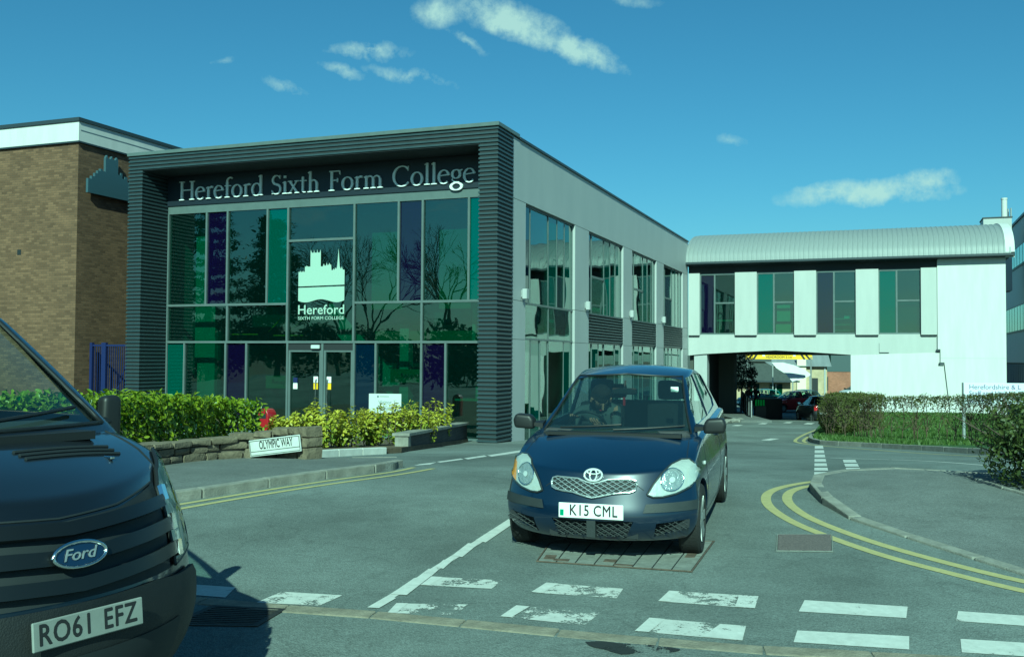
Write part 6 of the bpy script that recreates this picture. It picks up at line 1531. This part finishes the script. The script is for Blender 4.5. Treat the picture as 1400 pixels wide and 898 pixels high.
# ------------------------------------------------------------------ trees across the main road (they show as reflections in the glazing)
def bare_tree(x, y, h, label, seed):
    rg = random.Random(seed); t = empty('bare_tree', (x, y, g(y)), 0, label, 'tree', 'trees across the main road'); trunk, tw = MB(), MB()
    def grow(p, d, L, r, lv):
        q = p + d * L * .5 + Vector((rg.uniform(-1, 1), rg.uniform(-1, 1), 0)) * L * .05; e = p + d * L
        (trunk if lv < 2 else tw).tube([p, q, e], [r, r * .85, r * .68], 7 if lv < 2 else (4 if lv < 4 else 3), cap=False)
        if lv >= 7 or r < .004: return
        for k in range(3 if lv < 1 else rg.choice((2, 3))):
            a = rg.uniform(0, 6.28); tl = rg.uniform(.3, .75); n = d.orthogonal().normalized(); b = d.cross(n); nd = (d + (n * math.cos(a) + b * math.sin(a)) * tl + Vector((0, 0, .08))).normalized()
            grow(e, nd, L * rg.uniform(.66, .86), r * rg.uniform(.56, .74), lv + 1)
    grow(Vector((0, 0, -.3)), Vector((0, 0, 1)), h * .2, h * .014, 0)
    trunk.build('trunk', M['bark'], t, smooth=60); tw.build('crown', M['twig'], t); return t
def conifer(x, y, h, r, label, seed, tiers=13, name='conifer_tree'):
    rg = np.random.default_rng(seed); t = empty(name, (x, y, g(y)), 0, label, 'tree', 'trees across the main road'); MB().tube([(0, 0, -.3), (0, 0, h * .6), (0, 0, h)], [h * .022, h * .014, .03], 8).build('trunk', M['bark'], t); P, Nn, T = [], [], []
    for k in range(tiers):
        z = h * (.14 + .84 * k / tiers); rr = r * (1 - (k / tiers) ** 1.4) * rg.uniform(.75, 1.1) + .3
        for b in range(7):
            a = rg.uniform(0, 6.28); n = 130; f = rg.uniform(.1, 1, n) * rr; q = np.stack([np.cos(a) * f, np.sin(a) * f, np.full(n, z) + f * .1], 1) + rg.normal(0, 1, (n, 3)) * np.array([.22, .22, .12]) * (.6 + f[:, None] / rr)
            P.append(q); Nn.append(np.tile([0, 0, 1.], (n, 1))); T.append(rg.uniform(0, 1, n))
    link('crown', leaf_mesh(name, np.concatenate(P), np.concatenate(Nn), rg.uniform(.25, .5, sum(map(len, P))), np.concatenate(T), .35, seed=seed), M['conifer'], t); return t
bare_tree(-62, -20, 18, 'slim bare tree reflected behind the logo pane', 21); bare_tree(-55, -10, 19, 'tall bare tree reflected in the logo pane', 3); bare_tree(-46, -17, 19, 'spreading bare tree reflected in the right hand panes', 9)
conifer(-49, 7, 15, 4.5, 'broad dark conifer reflected in the left hand panes', 1); conifer(-45, 4, 13, 2.2, 'slender dark conifer reflected beside the teal pane', 2, 16)
for i, (x, y) in enumerate(((-58, 9), (-52, 5), (-46, 1), (-40, -3), (-34, -6), (-28, -9))):
    bush('roadside_bush', (x, y, g(y)), 4, 4, 4.6, 2600, 'conifer', (.3, .6), ['dark roadside bush reflected at the far left of the glazing', 'dark roadside bush reflected left of the entrance doors', 'dark roadside bush reflected in the entrance doors', 'dark roadside bush reflected right of the entrance doors', 'dark roadside bush reflected in the lower right panes', 'dark roadside bush reflected nearest the ribbed column'][i], seed=50 + i, twigs=4)
# a tree in the shade beyond the passage
tr = at(1018, 512, 66)
tt_ = empty('small_tree', (tr.x, 66, g(66)), 0, 'small dark tree beyond the railing under the bridge', 'tree')
MB().tube([(-.25, 0, 0), (-.2, 0, 1.5), (0, 0, 3.0)], [.07, .06, .03], 7).build('trunk', M['bark'], tt_)
rg = np.random.default_rng(77); P, Nn = [], []
for cx_, cz_, s_ in ((-.1, 2.2, .7), (.4, 1.9, .5), (-.5, 2.0, .5), (0, 3.0, .7), (.5, 2.7, .4), (-.4, 3.6, .6), (.1, 4.1, .6), (-.55, 2.9, .5)):
    d = rg.normal(0, 1, (420, 3)); d /= np.linalg.norm(d, axis=1, keepdims=True); P.append(np.array([cx_, 0, cz_]) + d * s_ * (1 - rg.exponential(.2, (420, 1)))); Nn.append(d)
link('crown', leaf_mesh('smalltree', np.concatenate(P), np.concatenate(Nn), rg.uniform(.08, .16, 8 * 420), rg.uniform(0, 1, 8 * 420), .5, seed=3), M['conifer'], tt_)
# ------------------------------------------------------------------ people
M['skin'] = mat('skin', (.42, .25, .17), .55, var=.06); M['coat'] = mat('dark_coat', (.012, .013, .018), .9, var=.2, vscale=10); M['jeans'] = mat('dark_trousers', (.015, .018, .03), .9)
M['hair'] = mat('dark_hair', (.02, .013, .009), .95, var=.3, vscale=40); M['hairblond'] = mat('fair_hair', (.38, .25, .09), .6, var=.3, vscale=40); M['greytop'] = mat('grey_top', (.10, .11, .11), .9)
def figure(name, loc, rz, J, label, top, legs, hair, group=None, face_dir=Vector((0, -1, 0)), sleeve=True):
    """one continuous skinned body grown over the joints J, head with face, separate fingers; figures face -Y"""
    t = empty(name, loc, rz, label, 'person', group); V, E, RD = [], [], []
    def nd(p, r, parent=None):
        V.append(Vector(p)); RD.append(r); i = len(V) - 1
        if parent is not None: E.append((parent, i))
        return i
    pel = nd(J['pelvis'], .145); wa = nd(J['waist'], .125, pel); ch = nd(J['chest'], .15, wa); nk0 = nd(J['neck'], .062, ch); hd0 = nd(J['chin'], .062, nk0); hd1 = nd(J['head'], .088, hd0); hd2 = nd(J['crown'], .07, hd1); head_from = nk0
    hands = []
    for s in ('L', 'R'):
        sh = nd(J['sh' + s], .065, ch); el = nd(J['el' + s], .045, sh); wr = nd(J['wr' + s], .028, el); hands.append((len(V), s)); d = (Vector(J['wr' + s]) - Vector(J['el' + s])).normalized(); sd = Vector(J.get('pal' + s, (1, 0, 0))); pm = nd(Vector(J['wr' + s]) + d * .06, .030, wr); nn_ = d.cross(sd)
        for k, (o_, l_) in enumerate(((-.030, .065), (-.010, .075), (.010, .07), (.030, .055))):
            b = Vector(J['wr' + s]) + d * .09 + sd * o_; a1 = nd(b, .010, pm); a2 = nd(b + d * l_ * .5 + nn_ * .012, .009, a1); nd(b + d * l_ * .8 + nn_ * .04, .008, a2)
        th = nd(Vector(J['wr' + s]) + d * .05 - sd * .045, .011, pm); nd(Vector(J['wr' + s]) + d * .09 - sd * .065 + nn_ * .02, .009, th)
        hp_ = nd(J['hip' + s], .095, pel); kn = nd(J['kn' + s], .062, hp_); an = nd(J['an' + s], .042, kn); nd(Vector(J['an' + s]) + Vector(J.get('toe', (0, -.17, -.05))), .038, an)
    me = bpy.data.meshes.new('body'); me.from_pydata([tuple(v) for v in V], E, []); o = link('body', me, None, t)
    sk_ = o.modifiers.new('skin', 'SKIN'); sk_.use_smooth_shade = True
    for i, v in enumerate(me.skin_vertices[0].data): v.radius = (RD[i], RD[i] * (.72 if i in (0, 1, 2) else 1)); v.use_root = (i == 0)
    sb = o.modifiers.new('sub', 'SUBSURF'); sb.levels = 1; sb.render_levels = 1; apply_mods(o); me = o.data
    for m_ in (top, legs, M['skin']): me.materials.append(m_)
    nz_, pz = Vector(J['neck']), Vector(J['pelvis'])
    wrs = [Vector(J['wr' + s]) for s in 'LR']
    for f in me.polygons:
        c_ = f.center
        if (c_ - Vector(J['head'])).length < .2 and (c_ - nz_).dot(Vector(J['head']) - nz_) > .004 or any((c_ - w).length < .16 and (c_ - w).dot(w - Vector(J['el' + s])) > 0 for w, s in zip(wrs, 'LR')): f.material_index = 2
        elif min((c_ - Vector(J[k])).length for k in ('knL', 'knR', 'anL', 'anR', 'hipL', 'hipR')) < .34 and c_.z < J['waist'][2] - .05: f.material_index = 1
    me.shade_smooth()
    H = Vector(J['head']); U_ = (Vector(J['crown']) - Vector(J['chin'])).normalized(); Fd = (face_dir - U_ * face_dir.dot(U_)).normalized(); Sd = Fd.cross(U_)
    MB().tube([H + Fd * .085 + U_ * .02, H + Fd * .112 - U_ * .028, H + Fd * .085 - U_ * .035], [.010, .014, .008], 7).build('nose', M['skin'], o, smooth=60)
    for s in (-1, 1):
        bm = bmesh.new(); bmesh.ops.create_icosphere(bm, subdivisions=2, radius=.008); me2 = bpy.data.meshes.new('eye'); bm.to_mesh(me2); bm.free(); link('eye', me2, M['signblack'], o, loc=H + Fd * .082 + Sd * s * .032 + U_ * .012)
        MB().tube([H + Sd * s * .088 + U_ * .02, H + Sd * s * .098 - U_ * .02], [.018, .012], 6).build('ear', M['skin'], o, smooth=60)
    MB().tube([H + Fd * .082 - U_ * .06 - Sd * .022, H + Fd * .09 - U_ * .062, H + Fd * .082 - U_ * .06 + Sd * .022], .006, 6).build('mouth', M['red'], o)
    bm = bmesh.new(); bmesh.ops.create_uvsphere(bm, u_segments=20, v_segments=14, radius=1.)
    M3 = Matrix((Sd, -Fd, U_)).transposed()
    for v in bm.verts:
        x, y, z = v.co
        if y < -.25 and z < .45: v.co *= .7
        v.co = M3 @ Vector((v.co.x * .104, v.co.y * .118 + .014, v.co.z * .115 + .035 - (.07 if (z < -.2 and y > 0) else 0)))
    me2 = bpy.data.meshes.new('hair'); bm.to_mesh(me2); bm.free(); me2.shade_smooth(); link('hair', me2, hair, o, loc=H); return t
def standing(lean=0, head=0):
    return dict(pelvis=(0, 0, .93), waist=(lean*.1, 0, 1.10), chest=(lean*.2, .01, 1.34), neck=(lean*.25, 0, 1.49), chin=(lean*.27, -.02, 1.55), head=(lean*.3 + head, -.03, 1.62), crown=(lean*.32 + head, -.02, 1.70),
        shL=(lean*.2 + .20, .01, 1.42), elL=(lean*.2 + .25, .02, 1.14), wrL=(lean*.15 + .20, -.14, .98), shR=(lean*.2 - .20, .01, 1.42), elR=(lean*.2 - .26, .03, 1.14), wrR=(lean*.15 - .22, -.12, .96),
        hipL=(.09, 0, .88), knL=(.10, -.02, .48), anL=(.11, .02, .08), hipR=(-.09, 0, .88), knR=(-.11, -.01, .48), anR=(-.12, .03, .08), palL=(0, -1, 0), palR=(0, -1, 0))
a = at(1022, 530, 58); b = at(1034.5, 530, 58.4)
zf = -2.0
figure('person', (a.x, 58, zf), R(35), standing(.35), 'person in dark coat on the left, leaning behind the railing under the bridge', M['coat'], M['jeans'], M['hair'], 'people behind the railing')
figure('person', (b.x, 58.4, zf), R(-35), standing(-.35), 'person in dark coat on the right, leaning behind the railing under the bridge', M['coat'], M['jeans'], M['hair'], 'people behind the railing')
# driver, in the car's own frame
cm = Matrix.Translation(car.location) @ car.rotation_euler.to_matrix().to_4x4()
D = dict(pelvis=(-.34, 2.0, .62), waist=(-.34, 1.98, .76), chest=(-.33, 1.93, 1.0), neck=(-.31, 1.88, 1.11), chin=(-.29, 1.80, 1.13), head=(-.27, 1.75, 1.17), crown=(-.25, 1.73, 1.25),
     shL=(-.15, 1.92, 1.05), elL=(-.12, 1.72, .88), wrL=(-.22, 1.54, .95), shR=(-.53, 1.92, 1.05), elR=(-.56, 1.72, .88), wrR=(-.50, 1.54, 1.0), hipL=(-.25, 1.95, .60), knL=(-.22, 1.55, .62), anL=(-.22, 1.38, .42), hipR=(-.43, 1.95, .60), knR=(-.46, 1.55, .62), anR=(-.46, 1.38, .42), toe=(0, -.06, -.02), palL=(1, 0, 0), palR=(-1, 0, 0))
dr = figure('person', (0, 0, 0), 0, D, 'driver in grey top leaning over the wheel of the blue hatchback', M['greytop'], M['jeans'], M['hair'], face_dir=Vector((.5, -1, -.2)))
# put the figure's own origin at the seat
seat = Vector((-.34, 2.0, .55))
for ch in dr.children: ch.location = ch.location - seat
dr.location = cm @ seat; dr.rotation_euler = car.rotation_euler
